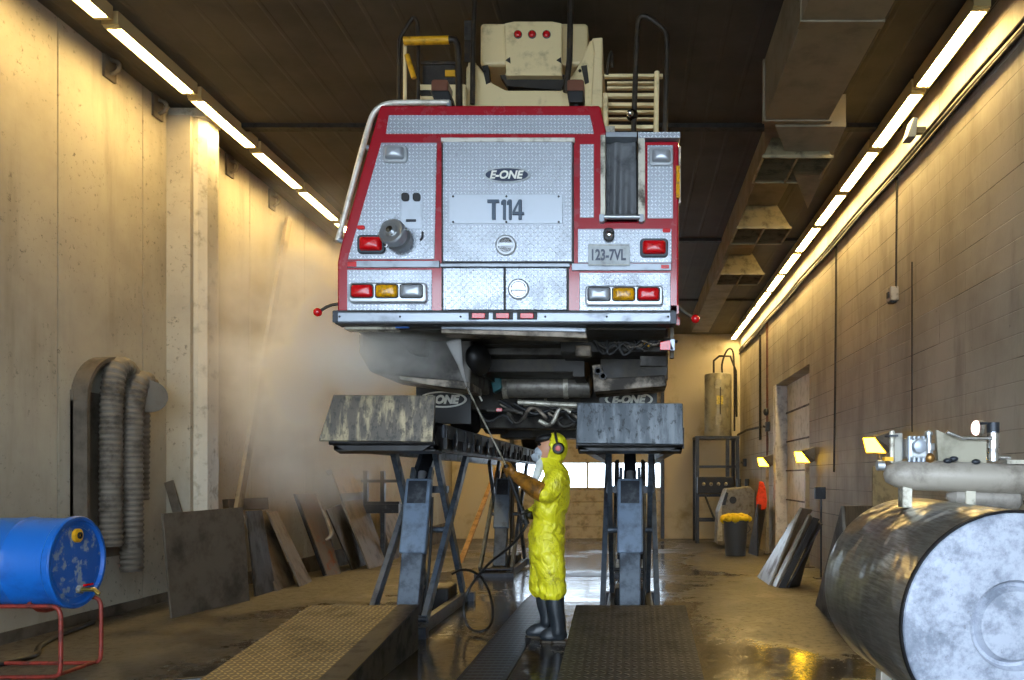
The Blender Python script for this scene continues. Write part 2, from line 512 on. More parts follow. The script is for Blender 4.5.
def skin(nodes, edges, name, mat, parent, sub=2, root=0):
    """nodes: (point, (rx, ry)); a limb graph grown into one continuous surface"""
    me = bpy.data.meshes.new(name); me.from_pydata([n[0] for n in nodes], edges, [])
    ob = bpy.data.objects.new(name, me); COL.objects.link(ob)
    sk = ob.modifiers.new('skin', 'SKIN'); sk.use_smooth_shade = True; sk.branch_smoothing = .4
    if not me.skin_vertices: me.skin_vertices.new(name='')
    for i, n in enumerate(nodes):
        d = me.skin_vertices[0].data[i]; r = n[1]; d.radius = r if isinstance(r, (tuple, list)) else (r, r); d.use_root = (i == root)
    su = ob.modifiers.new('sub', 'SUBSURF'); su.levels = sub; su.render_levels = sub
    bpy.context.view_layer.update(); dg = bpy.context.evaluated_depsgraph_get()
    m2 = bpy.data.meshes.new_from_object(ob.evaluated_get(dg)); bpy.data.objects.remove(ob)
    m = MB(); m.add([v.co.copy() for v in m2.vertices], [tuple(p.vertices) for p in m2.polygons])
    return m.build(name, mat, parent, smooth=180)
# ------------------------------------------------------------------ the building
XL, XR, YF, YB, ZC = -5.25, 3.25, -2.2, 23.6, 5.62
m = MB(); ys = [YF - 6, 0, 9, 12, 15.5, 19.5, YB + .5]
prof = [(y, fz(y)) for y in ys] + [(YB + .5, -1.0), (YF - 6, -1.0)]
m.prism(prof, 'x', XL - .4, XR + 1.2)
o = struct(m.build('floor', 'floor', base=(0, 0, 0)))
struct(MB().box(XL - .4, XR + 1.2, YF, YB + .4, ZC, ZC + .2).build('ceiling', 'ceiling', base=(0, 0, ZC)))
# precast left wall, joints between the panels cut as real gaps
m = MB(); e = [YF, 4.55, 7.34, 8.62, 11.05, 12.9, 15.0, 17.2, 19.4, 21.6, YB + .3]
for a, b in zip(e, e[1:]): m.prism([(XL, a + .009), (XL - .35, a + .009), (XL - .35, b - .009), (XL, b - .009)], 'z', -1, ZC)
m.box(XL - .4, XL - .14, YF, YB + .3, -1, ZC)
struct(m.build('wall_left', 'wall_left', base=(XL, 0, 0)))
struct(MB().box(XL, XL + .02, YF, YB, -.45, .10).build('baseboard_left', 'steel_brown', base=(XL, 0, 0)))
# right wall with the side door opening
dy0, dy1, dz = 14.5, 18.0, 3.45
m = MB()
m.box(XR, XR + .45, YF, dy0, -1, ZC).box(XR, XR + .45, dy1, YB + .3, -1, ZC).box(XR, XR + .45, dy0, dy1, dz, ZC)
struct(m.build('wall_right', 'wall_right', base=(XR, 0, 0)))
m = MB()
struct(MB().box(XR - .006, XR + .44, dy1 - .03, dy1 + .002, fz(dy1) - .1, dz).box(XR - .012, XR + .02, dy1 - .2, dy1 + .1, fz(dy1) - .1, dz).build('trim_1', 'jamb', base=(XR, dy1, 0)))
d1 = MB()
for k in range(6): d1.box(XR + .28, XR + .33, dy0 - .02, dy1 + .02, -.4 + k * .645, -.4 + k * .645 + .6455)
d1 = struct(d1.build('door_1', 'door_panel', bevel=.008, base=(XR + .3, 16, 0)))
for k in range(1, 6): MB().box(XR + .25, XR + .285, dy0, dy1, -.41 + k * .645, -.38 + k * .645).build('rail', 'steel_brown', d1)
# back wall with the sectional door
bx0, bx1, bz = -3.45, .92, 4.1; zb = fz(YB)
m = MB(); m.box(XL - .3, bx0, YB, YB + .3, -1, ZC).box(bx1, XR + .45, YB, YB + .3, -1, ZC).box(bx0, bx1, YB, YB + .3, bz, ZC)
struct(m.build('wall_back', 'wall_back', base=(0, YB, 0)))
d2 = MB(); zs = [zb + .0, zb + .50, zb + 1.0, zb + 1.48, None, zb + 2.32, zb + 2.9, zb + 3.5, bz + .02]
edges = [(zb, zb + .37), (zb + .37, zb + .74), (zb + .74, zb + 1.11), (zb + 1.11, zb + 1.46), (zb + 2.28, zb + 2.86), (zb + 2.86, zb + 3.51), (zb + 3.51, bz + .05)]
for a, b in edges:
    d2.prism([(YB + .12, a), (YB + .12, b - .05), (YB + .15, b - .02), (YB + .15, b), (YB + .19, b), (YB + .19, a)], 'x', bx0 - .02, bx1 + .02)
d2 = struct(d2.build('door_2', 'sect_door', base=(0, YB + .1, zb)))
wf = MB(); z0, z1 = zb + 1.46, zb + 2.28
wf.box(bx0 - .02, bx1 + .02, YB + .12, YB + .19, z0, z0 + .05).box(bx0 - .02, bx1 + .02, YB + .12, YB + .19, z1 - .05, z1)
for k in range(3):
    x = bx0 + (bx1 - bx0) * k / 2; wf.box(x - .03, x + .03, YB + .12, YB + .19, z0, z1)
wf.build('window_frame', 'sect_door', d2)
MB().box(bx0, bx1, YB + .15, YB + .156, z0 + .03, z1 - .03).build('pane', 'glass', d2)
for k, x in enumerate((bx0 - .04, bx1 + .04)):
    struct(MB().box(x - .05, x + .05, YB - .05, YB + .12, zb - .02, bz).build('trim_%d' % (k + 2), 'steel_dark', base=(x, YB, zb)))
# front wall round the open drive-in door behind the camera
m = MB(); m.box(XL - .3, -4.7, YF - .3, YF, -1, ZC).box(2.9, XR + .45, YF - .3, YF, -1, ZC).box(-4.7, 2.9, YF - .3, YF, 4.9, ZC)
struct(m.build('wall_front', 'wall_front', base=(0, YF, 0)))
# pilaster on the left wall
m = MB(); m.prism([(XL - .01, 9.13), (-4.93, 9.13), (-4.86, 9.2), (-4.86, 9.45), (XL - .01, 9.45)], 'z', -.1, 5.56)
m.box(XL - .01, -4.84, 9.1, 9.46, 5.5, 5.6)
p = thing('pilaster', 'pale chipped square pilaster standing out from the left concrete wall', 'pilaster', (XL, 9.3, 0)); p['kind'] = 'structure'
m.build('shaft', 'white_paint', p)
MB().box(XL, -4.98, 9.06, 9.125, .3, 5.5).build('edge_strip', 'wall_left', p)
# shallow cross beams of the roof deck
for k, y in enumerate((9.6, 14.2, 19.0)):
    struct(MB().box(XL, XR, y - .06, y + .06, ZC - .05, ZC + .01).build('trim_%d' % (k + 4), 'conduit', base=(0, y, ZC - .05)))

# ------------------------------------------------------------------ tube lights
ORD = ['nearest', 'second', 'third', 'fourth', 'fifth', 'sixth', 'seventh', 'eighth', 'ninth', 'tenth', 'eleventh', 'twelfth', 'thirteenth', 'fourteenth']


def light(x, z, y0, y1, label, group):
    t = thing('tube_light', label, 'light', (x, (y0 + y1) / 2, z), group)
    w = .075
    h = MB().box(x - w, x + w, y0, y1, z + .05, z + .13)
    h.box(x - w, x - w + .008, y0, y1, z - .012, z + .05).box(x + w - .008, x + w, y0, y1, z - .012, z + .05)
    h.box(x - w, x + w, y0 - .02, y0, z + .0, z + .13).box(x - w, x + w, y1, y1 + .02, z + .0, z + .13)
    h.build('housing', 'fixture', t)
    for y in (y0, y1 - .04): MB().box(x - w + .01, x + w - .01, y, y + .04, z - .015, z + .05).build('end_socket', 'fixture', t)
    for y in (y0 + .3, y1 - .3): MB().box(x - .01, x + .01, y - .01, y + .01, z + .12, ZC + .01).build('hanger', 'conduit', t)
    for s in (-1, 1):
        MB().tube([(x + s * .032, y0 + .045, z + .012), (x + s * .032, y1 - .045, z + .012)], .030, 10).build('tube', 'tube', t, smooth=60)


ZL = 5.47
for k in range(12):
    y0 = 5.86 + 1.403 * k
    light(-4.71, ZL + .03, y0, y0 + 1.29, ('%s tube light in the row above the left concrete wall' % ORD[k]).replace('nearest tube light in', 'nearest tube light of'), 'tube lights above the left wall')
for k in range(11):
    y0 = 6.9 + 1.513 * k
    light(3.03, ZL - .02, y0, y0 + 1.41, '%s tube light in the row along the right block wall' % ORD[k], 'tube lights along the right wall')

# ------------------------------------------------------------------ air duct and vents, right of the ceiling
t = thing('air_duct', 'large sheet metal air duct hanging under the ceiling beside the right row of lights', 'air duct', (1.65, 5, 5))
MB().box(1.35, 2.0, .5, 6.35, 5.0, ZC - .005).build('trunk_section', 'duct', t)
MB().box(1.34, 2.01, 6.3, 6.4, 4.985, ZC - .005).build('flange', 'duct', t)
MB().box(1.36, 2.0, 6.4, 8.1, 5.0, ZC - .005).build('trunk_section', 'duct', t)
m = MB(); m.add([(1.36, 8.1, 5.0), (2.02, 8.1, 5.0), (2.02, 8.1, ZC), (1.36, 8.1, ZC), (1.62, 9.6, 5.22), (2.06, 9.6, 5.22), (2.06, 9.6, ZC), (1.62, 9.6, ZC)],
             [(0, 1, 5, 4), (1, 2, 6, 5), (2, 3, 7, 6), (3, 0, 4, 7), (0, 3, 2, 1), (4, 5, 6, 7)]).build('reducer', 'duct', t)
MB().add([(1.48, 8.15, 4.97), (2.2, 8.15, 4.97), (2.2, 9.9, 4.72), (2.2, 9.9, 5.3), (1.48, 8.15, 5.3), (2.2, 8.15, 5.3)], [(0, 2, 1), (0, 1, 5, 4), (1, 2, 3, 5), (0, 4, 3, 2), (4, 5, 3)]).build('gusset', 'duct', t)
MB().box(1.62, 2.06, 9.6, 21, 5.2, ZC - .005).build('branch_section', 'duct', t)
MB().box(1.34, 2.03, 8.06, 8.12, 4.985, ZC - .005).build('flange', 'duct', t)
for k, (y, lab) in enumerate(((8.95, 'largest and nearest slotted air vent hanging below the ceiling duct'), (11.4, 'second slotted air vent under the ceiling duct, behind the largest one'), (13.9, 'farthest slotted air vent under the ceiling duct, above the water heater corner'))):
    x = 1.80 + .05 * k; zt = 5.2
    v = thing('air_vent', lab, 'vent', (x, y, 4.85), 'air vents under the ceiling duct')
    a, b, h0, h1 = .19, .37, 5.24, 4.84
    MB().add([(x - a, y - a, h0), (x + a, y - a, h0), (x + a, y + a, h0), (x - a, y + a, h0), (x - b, y - b, h1), (x + b, y - b, h1), (x + b, y + b, h1), (x - b, y + b, h1)],
             [(0, 3, 2, 1), (0, 1, 5, 4), (1, 2, 6, 5), (2, 3, 7, 6), (3, 0, 4, 7)]).build('hood', 'vent', v)
    MB().box(x - .33, x + .33, y - .33, y + .33, h1 + .025, h1 + .03).build('damper_plate', 'under_grey', v)
    g = MB()
    for s in (-1, 1): g.box(x - b - .01, x + b + .01, y + s * b - .012, y + s * b + .012, h1 - .02, h1 + .012).box(x + s * b - .012, x + s * b + .012, y - b, y + b, h1 - .02, h1 + .012)
    for i in range(-8, 9): g.slab([(x - b, y + i * .04 - .012, h1 - .008), (x + b, y + i * .04 - .012, h1 - .008), (x + b, y + i * .04 + .012, h1 + .012), (x - b, y + i * .04 + .012, h1 + .012)], .003)
    g.box(x - .012, x + .012, y - b, y + b, h1 - .018, h1 + .01)
    g.build('grille', 'vent', v)

# ------------------------------------------------------------------ conduits, boxes and pipes on the right wall
zc = CH + 1.15 * 3.2
t = thing('cable_run', 'dark cable bundle running along the right block wall just under the tube lights', 'cables', (XR - .04, 12, zc))
for k, (dx, dzz) in enumerate(((.0, 0), (.02, .05), (.01, -.05))):
    pts = [(XR - .035 - dx * .5, y, zc + dzz + .012 * math.sin(y * 1.7 + k)) for y in [5.5 + .6 * i for i in range(31)]]
    MB().tube(pts, .019, 8).build('cable', 'conduit', t, smooth=60)
def pipe(name, pts, r, mat, lab, cat='pipe', group=None, sm=2):
    o = MB().tube(pts, r, 10, sm).build(name, mat, smooth=60); return tag(o, lab, cat, group)
xw = XR - .03
def Yw(px, x=None): return (x if x is not None else xw) * F / (px - VX)
def Zw(px, py, x=None): return CH - (py - VY) * (x if x is not None else xw) / (px - VX)
pipe('conduit', [(xw, Yw(836), Zw(836, 244)), (xw, Yw(836), Zw(836, 300)), (xw, Yw(835), Zw(835, 400)), (xw, Yw(834), Zw(834, 472))], .017, 'conduit', 'dark vertical conduit on the right wall between the side door and the small switch box', 'conduit', sm=0)
pipe('conduit', [(xw, Yw(912), Zw(912, 262)), (xw, Yw(912), Zw(912, 432))], .008, 'conduit', 'thin dark vertical conduit on the right wall above the foreground tank fittings', 'conduit', sm=0)
t = thing('switch_box', 'small grey electrical box hanging on its own conduit high on the right wall', 'electrical box', (xw, Yw(894), Zw(894, 302)))
MB().tube([(xw, Yw(897), Zw(897, 172)), (xw, Yw(896), Zw(896, 288))], .013, 8).build('conduit', 'conduit', t)
y, z = Yw(894), Zw(894, 295)
MB().box(XR - .1, XR + .001, y - .085, y + .085, z - .08, z + .09).build('box', 'wall_box', t, bevel=.008)
MB().box(XR - .115, XR - .1, y - .03, y + .03, z - .04, z + .03).build('cover', 'steel_dark', t)
MB().box(XR - .09, XR - .02, y - .06, y + .06, z - .10, z - .08).build('base', 'black', t)
pipe('conduit', [(xw, Yw(760), Zw(760, 335)), (xw, Yw(760), Zw(760, 440))], .03, 'conduit', 'dark vertical pipe on the right wall near the back corner', 'pipe', sm=0)
t = thing('water_pipe', 'rust red vertical pipe with a valve on the right wall beside the side door', 'pipe', (xw, Yw(767), 2))
y = Yw(767)
MB().tube([(xw, y, Zw(767, 322)), (xw, y, Zw(767, 470))], .022, 8).build('riser', simple('red_oxide_pipe', '5c3226', .5, 0, '3a2018', 9), t)
MB().ball((xw - .02, y, Zw(767, 412)), (.07, .07, .09)).build('valve', 'steel_dark', t, smooth=60)
pipe('pipe', [(xw - .04, Yw(762), Zw(762, 427)), (xw - .04, Yw(748), Zw(748, 430)), (xw - .04, Yw(737), Zw(737, 436))], .03, 'conduit', 'short level pipe running along the right wall to the back corner', 'pipe', sm=0)
for px, py, s, lab in ((768, 427, .10, 'small dark switch box beside the level pipe by the back corner'), (745, 463, .10, 'dark hose valve hanging below the pipes near the water heater stand')):
    y, z = Yw(px), Zw(px, py)
    t = thing('wall_switch', lab, 'switch', (XR, y, z - s))
    MB().box(XR - .09, XR, y - s, y + s, z - s, z + s * 1.2).build('box', 'steel_dark', t, bevel=.01)
    MB().tube([(XR - .09, y, z), (XR - .15, y, z + .02)], .025, 8).build('lever', 'black', t)

# yellow work lights on posts along the right wall
def work_light(px, py, lab):
    x = 3.05; Y = x * F / (px - VX); c = W(px, py, Y); k = fz(Y)
    t = thing('work_light', lab, 'lamp', (c.x, Y, k), 'yellow work lights along the right wall')
    q = [c + Vector(v) for v in ((-.13, .10, .10), (-.03, -.06, .10), (.12, -.06, -.10), (-.085, .10, -.09))]
    n = (q[1] - q[0]).cross(q[2] - q[0]).normalized()
    if n.y > 0: n = -n
    xb = XR - .02
    k_ = [Vector((xb, Y + .16, c.z + .17)), Vector((xb, Y - .12, c.z + .17)), Vector((xb, Y - .12, c.z - .07)), Vector((xb, Y + .16, c.z - .07))]
    MB().add(q + k_, [(0, 1, 2, 3), (7, 6, 5, 4), (0, 4, 5, 1), (1, 5, 6, 2), (2, 6, 7, 3), (3, 7, 4, 0)]).build('hood', 'steel_brown', t, bevel=.004)
    MB().slab([p + n * .010 for p in (q if (q[1] - q[0]).cross(q[2] - q[0]).dot(n) > 0 else q[::-1])], .006).build('lens', 'lamp_lens', t)
    rm = MB()
    for i in range(4): rm.beam(q[i] + n * .008, q[(i + 1) % 4] + n * .008, .014, .014)
    rm.build('lens_rim', 'yellow', t)
    b = c.z + .0
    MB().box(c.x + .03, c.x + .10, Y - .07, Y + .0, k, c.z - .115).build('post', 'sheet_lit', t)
    MB().box(c.x + .0, c.x + .19, Y - .1, Y + .12, k, k + .02).build('foot', 'steel_brown', t)
    return t
work_light(876, 445, 'large wedge shaped yellow work light behind the foreground tank')
work_light(803, 457, 'yellow work light on a post right of the side door opening')
work_light(764, 462, 'smallest yellow work light, beside the orange cloth near the back corner')

# ------------------------------------------------------------------ water heater on its stand, back right corner
Y = 22.4; d = Y / F; zf = fz(Y)
cx = W(718, 0, Y).x; z0 = W(0, 437, Y).z; z1 = W(0, 374, Y).z; r = 13.5 * d
t = thing('water_heater', 'tall grey cylindrical water heater standing on a dark steel frame in the back corner', 'water heater', (cx, Y, z0))
MB().lathe((cx, Y, z0), (0, 0, 1), [(0, r * .97), (.03, r), (z1 - z0 - .06, r), (z1 - z0 - .02, r * .96), (z1 - z0, r * .8)], 40).build('body', 'heater', t, smooth=40)
for zz in (.45, 1.45): MB().box(cx - .12, cx + .06, Y - r - .012, Y - r + .06, z0 + zz - .14, z0 + zz + .14).build('access_panel', 'heater', t, bevel=.006)
MB().box(cx - .08, cx + .1, Y - r - .006, Y - r + .05, z0 + .88, z0 + 1.12).build('label', simple('pale_yellow_label', 'c9b75a', .5, 0, '6b6030', 30), t)
MB().tube([(cx + .02, Y - r - .03, z0 + .6), (cx + .02, Y - r - .03, z0 + 1.35)], .012, 8).build('cable_pipe', 'steel_dark', t)
MB().tube([(cx - .12, Y, z1 - .02), (cx - .12, Y, z1 + .5), (cx + .5, Y, z1 + .5), (cx + .52, Y, z1 - 1.2)], .03, 10, 1).build('outlet_pipe', 'conduit', t, smooth=60)
MB().tube([(cx + .12, Y, z1 - .02), (cx + .10, Y, z1 + .3), (cx + .25, Y, z1 + .7), (cx + .42, Y, z1 + .72), (cx + .46, Y, z1 + .2), (cx + .46, Y, z1 - 1.6)], .026, 10, 2).build('inlet_pipe', 'conduit', t, smooth=60)
s = thing('steel_stand', 'dark angle iron stand carrying the water heater', 'stand', (cx, Y, zf))
x0, x1, y0, y1 = cx - .62, cx + .48, Y - .45, Y + .45
for x in (x0, x1):
    for y in (y0, y1): MB().box(x - .05, x + .05, y - .05, y + .05, zf, z0 - .06).build('leg', 'steel_dark', s)
MB().box(x0 - .06, x1 + .06, y0 - .06, y1 + .06, z0 - .07, z0).build('top', 'steel_dark', s)
for zz in (.62, 1.3, 2.1):
    for y in (y0, y1): MB().box(x0, x1, y - .03, y + .03, zf + zz - .03, zf + zz + .03).build('rail', 'steel_dark', s)
MB().box(cx + .16, cx + .26, y0 - .03, y0 + .03, zf, z0 - .06).build('leg', 'steel_dark', s)
sh = thing('control_box', 'black control unit with grey face fixed across the water heater stand', 'control box', (cx, y0 - .2, zf + 1.32))
MB().box(x0 - .02, x1 - .12, y0 - .3, y0 - .05, zf + 1.36, zf + 1.82).build('case', 'steel_black', sh, bevel=.02)
for k in range(4): MB().ball((x0 + .15 + k * .2, y0 - .30, zf + 1.62), (.05, .03, .05)).build('knob', 'alu_dirty', sh, smooth=60)
tag(MB().tube([(x0 + .2, y0 - .2, zf + 1.3), (x0 + .45, y0 - .5, zf + .6), (x0 + .8, y0 - .55, zf + .12), (x0 + .9, y0 - .5, zf + .05)], .03, 8, 1).build('pipe', 'steel_dark', smooth=60), 'bent dark hose hanging from the control unit to the floor', 'hose')

# washer unit, bin, cloths and boards beside the side door
Y = 20.2; d = Y / F; zf = fz(Y)
def Q(px, py): p = W(px, py, Y); return (p.x, p.z)
t = thing('pressure_washer', 'boxy grey washing machine unit with sloping control front in the back right corner', 'washer', (W(738, 0, Y).x, Y, zf))
MB().prism([Q(718, 545), Q(719, 512), Q(727, 489), Q(750, 486), Q(755, 492), Q(755, 548)], 'y', Y, Y + .9).build('housing', 'machine', t, bevel=.03)
MB().prism([Q(717, 541), Q(718.3, 514), Q(721.5, 504), Q(722.5, 541)], 'y', Y - .02, Y + .02).build('side_panel', simple('white_panel', 'b9b8ae', .4, 0, '8f8c80', 8), t)
MB().slab([Vector(W(722, 505, Y - .03)), Vector(W(725.5, 505, Y - .03)), Vector(W(728.5, 493, Y - .03)), Vector(W(726, 492, Y - .03))], .02).build('gauge_strip', 'steel_dark', t)
for px in (739, 747): MB().tube([W(px, 490, Y + .3), W(px, 479, Y + .3)], .06, 10).build('filler_neck', 'steel_dark', t, smooth=60)
MB().tube([W(733, 500, Y - .01), W(733, 500, Y - .06)], .09, 14).build('dial', 'black', t)
t = thing('waste_bin', 'dark grey plastic bin filled with yellow cloth', 'bin', (0, 0, 0)); Y = 17.5; d = Y / F; zf = fz(Y); c = W(735.5, 0, Y).x
t.location = (c, Y, zf); t['_o'] = [c, Y, zf]
ht = W(0, 520, Y).z - zf
MB().lathe((c, Y, zf), (0, 0, 1), [(0, .215), (.02, .22), (ht - .05, .265), (ht - .05, .285), (ht, .285), (ht, .265), (ht - .1, .255), (.05, .2), (.045, 0)], 24).build('body', 'bin', t, smooth=35)
MB().tube([(c + .26, Y - .08, ht + zf - .1), (c + .31, Y - .1, ht + zf - .2), (c + .25, Y - .08, ht + zf - .28)], .012, 8).build('handle', 'bin', t)
m = MB(); random.seed(3)
for k in range(22):
    a = k * 2.4; rr = .27 * math.sqrt(k / 22); m.ball((c + rr * math.cos(a), Y + rr * math.sin(a), zf + ht + .05 + .06 * random.random() - .25 * rr), (.11, .10, .06 + .05 * random.random()), 10, 6)
yc = m.build('yellow_rag', 'yellow_cloth', smooth=60); tag(yc, 'crumpled yellow cloth spilling over the top of the grey bin', 'cloth')
Yo = 18.0; o = MB()
lo = W(761, 481, Yo)
pts = [(-.04, 0), (.05, -.02), (.10, -.18), (.13, -.42), (.12, -.62), (.02, -.66), (-.10, -.63), (-.11, -.40), (-.06, -.18)]
o.prism([(lo.x + a, lo.z + b) for a, b in pts], 'y', Yo - .06, Yo + .06)
tag(o.build('safety_cloth', 'orange', bevel=.03, smooth=60), 'bright orange cloth hanging above the dark boards by the side door', 'cloth')
def board(q, th, mat, lab, name='metal_sheet', cat='metal sheet', group=None):
    """q: photo pixel and distance of four corners"""
    o = MB().slab([W(*p) for p in q], th).build(name, mat, bevel=.004)
    return tag(o, lab, cat, group)
def onfloor(px, py):
    """floor point seen at a photo pixel"""
    Y = F * CH / (py - VY)
    for _ in range(30): Y = F * (CH - fz(Y)) / (py - VY)
    return (px, py, Y)
G = 'metal sheets leaning on the right wall'
def lean(b0, b1, t0, t1, lean_x, th, mat, lab, G=None):
    """sheet with its lower edge on the floor at pixels b0,b1 and top edge at t0,t1, pushed lean_x metres back"""
    p0, p1 = onfloor(*b0), onfloor(*b1)
    q0, q1 = (t0[0], t0[1], p0[2] + lean_x), (t1[0], t1[1], p1[2] + lean_x)
    return board([p0, p1, q1, q0], th, mat, lab, group=G)
lean((748, 553), (757, 556), (765, 506), (757, 504), .1, .03, 'steel_dark', 'narrow dark board leaning by the side door jamb under the orange cloth', G)
lean((757, 577), (769, 585), (811, 509), (800, 507), .25, .03, 'steel_white', 'pale grey sheet at the front of the stack leaning below the side door', G)
lean((771, 585), (776, 587), (812, 517), (808, 514), .2, .03, 'steel_white', 'second sheet in the stack below the side door, between pale and dark ones', G)
lean((779, 588), (785, 588), (820, 519), (813, 517), .2, .03, 'steel_black', 'black sheet in the stack leaning below the side door', G)
lean((788, 588), (800, 586), (823, 524), (817, 521), .15, .03, 'steel_dark', 'rearmost dark sheet in the stack leaning below the side door', G)
t = thing('switch_post', 'thin dark post with a switch box standing beside the leaning sheet stack', 'post', (0, 0, 0))
Y = 11.9; p = W(821, 495, Y); t.location = (p.x, Y, fz(Y)); t['_o'] = [p.x, Y, fz(Y)]
MB().box(p.x - .012, p.x + .012, Y - .012, Y + .012, fz(Y), p.z + .05).build('post', 'steel_dark', t)
MB().box(p.x - .1, p.x + .06, Y - .06, Y + .03, p.z - .06, p.z + .12).build('switch_box', 'steel_dark', t, bevel=.01)
MB().box(p.x - .1, p.x + .1, Y - .1, Y + .1, fz(Y), fz(Y) + .015).build('foot', 'steel_dark', t)
lean((815, 605), (850, 640), (872, 506), (841, 506), .3, .03, 'steel_brown', 'brown grey sheet leaning on the wall right behind the foreground tank', G)
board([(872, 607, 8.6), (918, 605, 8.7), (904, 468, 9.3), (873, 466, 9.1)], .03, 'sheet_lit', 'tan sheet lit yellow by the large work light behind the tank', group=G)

c = W(911, 131, 8.8)
t = thing('wall_lamp', 'small blue grey wedge shaped lamp above the cable bundle on the right wall', 'lamp', (XR, 8.8, c.z))
MB().prism([(c.x - .07, c.z - .1), (c.x + .03, c.z - .1), (c.x + .05, c.z + .11), (c.x, c.z + .12)], 'y', 8.72, 8.9).build('housing', simple('blue_grey_housing', '364560', .4), t, bevel=.01)
MB().box(c.x + .02, XR + .001, 8.78, 8.84, c.z - .03, c.z + .04).build('bracket', 'steel_dark', t)
for (px, py), lab in zip(((111, 66), (159, 106), (231, 166), (273, 200)), ('small wall bracket nearest the camera under the left row of lights', 'small wall bracket just before the pilaster under the left lights', 'small wall bracket just beyond the pilaster under the left lights', 'small wall bracket above the leaning pale plank on the left wall')):
    Y = (XL + .03) * F / (px - VX); z = W(px, py, Y).z
    t = thing('wall_bracket', lab, 'bracket', (XL, Y, z - .1), 'brackets under the left row of lights')
    MB().box(XL, XL + .03, Y - .09, Y + .09, z - .14, z + .14).build('plate', 'steel_tan', t, bevel=.004)
    MB().tube([(XL + .02, Y, z + .06), (XL + .11, Y, z + .04), (XL + .12, Y, z - .04), (XL + .03, Y, z - .09)], .022, 8, 1).build('hook', 'steel_tan', t, smooth=60)
# ------------------------------------------------------------------ the fire truck (rear end facing the camera)
YT = 5.8; DT = YT / F
def T(px, py): return ((px - VX) * DT, CH - (py - VY) * DT)
def TP(*ps): return [T(*p) for p in ps]
truck = thing('fire_truck', 'red and silver fire truck raised high on two lifts, seen from the rear', 'truck', (-.88, YT, 1.9))
def panel(name, mat, pts, y0, y1, parent=truck, bevel=.003, smooth=None):
    """a plate on the rear face: outline in photo pixels, from y0 (towards the camera) to y1 metres off the rear plane"""
    return MB().prism(TP(*pts), 'y', YT + y0, YT + y1).build(name, mat, parent, bevel=bevel, smooth=smooth)
def rect(x0, y0, x1, y1): return [(x0, y0), (x1, y0), (x1, y1), (x0, y1)]
def rrect(x0, y0, x1, y1, r, n=4):
    out = []
    for cx, cy, a0 in ((x1 - r, y0 + r, -90), (x1 - r, y1 - r, 0), (x0 + r, y1 - r, 90), (x0 + r, y0 + r, 180)):
        for i in range(n + 1):
            a = math.radians(a0 + 90 * i / n); out.append((cx + r * math.cos(a), cy + r * math.sin(a)))
    return out
body = panel('body', 'paint_red', [(380, 105), (600, 105), (607, 134), (603, 136), (603, 221), (642, 221), (642, 141), (679, 141), (679, 314), (337, 314), (337, 262), (340, 247)], 0, 6.4, bevel=.02)
panel('body_corner', 'paint_red', [(637, 305), (679, 305), (679, 314), (637, 314)], .0, .5)
# tread plate panels
panel('tread_panel', 'tread', [(389, 115.5), (590, 115.5), (594, 134), (386, 134)], -.008, .01)
panel('tread_panel', 'tread', [(381.5, 143), (437, 143), (434.5, 259.5), (348, 259.5)], -.008, .01)
panel('tread_panel', 'tread', rect(580, 144.5, 594, 218), -.008, .01)
panel('tread_panel', 'tread', rect(647.5, 145.5, 673, 218.5), -.008, .01)
panel('tread_panel', 'tread', rect(578, 229, 671.5, 263), -.008, .01)
panel('tread_panel', 'tread', rect(347.5, 270, 432, 310.5), -.008, .01)
panel('tread_panel', 'tread', rect(579.5, 273, 670.5, 314), -.008, .01)
panel('door_recess', 'black', rect(441.5, 139, 574, 264.5), -.004, .01)
door = panel('compartment_door', 'tread', rect(443.5, 141, 572.5, 262.5), -.025, .0, bevel=.006)
panel('hinge_strip', 'silver_rail', rect(442, 139.5, 575, 143.5), -.036, -.004)
panel('door_recess', 'black', rect(441.5, 266, 569, 312.5), -.004, .01)
dl = panel('compartment_door', 'tread', rect(443.5, 268.5, 504.3, 310.5), -.02, .0, bevel=.005)
dr = panel('compartment_door', 'tread', rect(506, 268.5, 567, 310.5), -.02, .0, bevel=.005)
for px, py in ((506.5, 246.5), (519, 290)):
    x, z = T(px, py); y = YT - (.025 if py < 260 else .02)
    h = MB().lathe((x, y + .004, z), (0, -1, 0), [(0, .076), (.012, .076), (.018, .066), (.018, .056), (.008, .05), (.006, 0)], 32).build('door_handle', 'chrome_rough', truck, smooth=30)
    MB().prism([(x + .042 * math.cos(a) , z + .018 + .030 * math.sin(a)) for a in [math.pi * i / 8 for i in range(9)]], 'y', y - .015, y).build('pull', 'chrome', h)
    MB().prism([(x + .042 * math.cos(a) , z - .018 + .030 * math.sin(a)) for a in [-math.pi * i / 8 for i in range(9)]], 'y', y - .015, y).build('pull', 'chrome', h)
    MB().box(x - .056, x + .056, y - .02, y, z - .008, z + .008).build('handle_bar', 'chrome_rough', h)
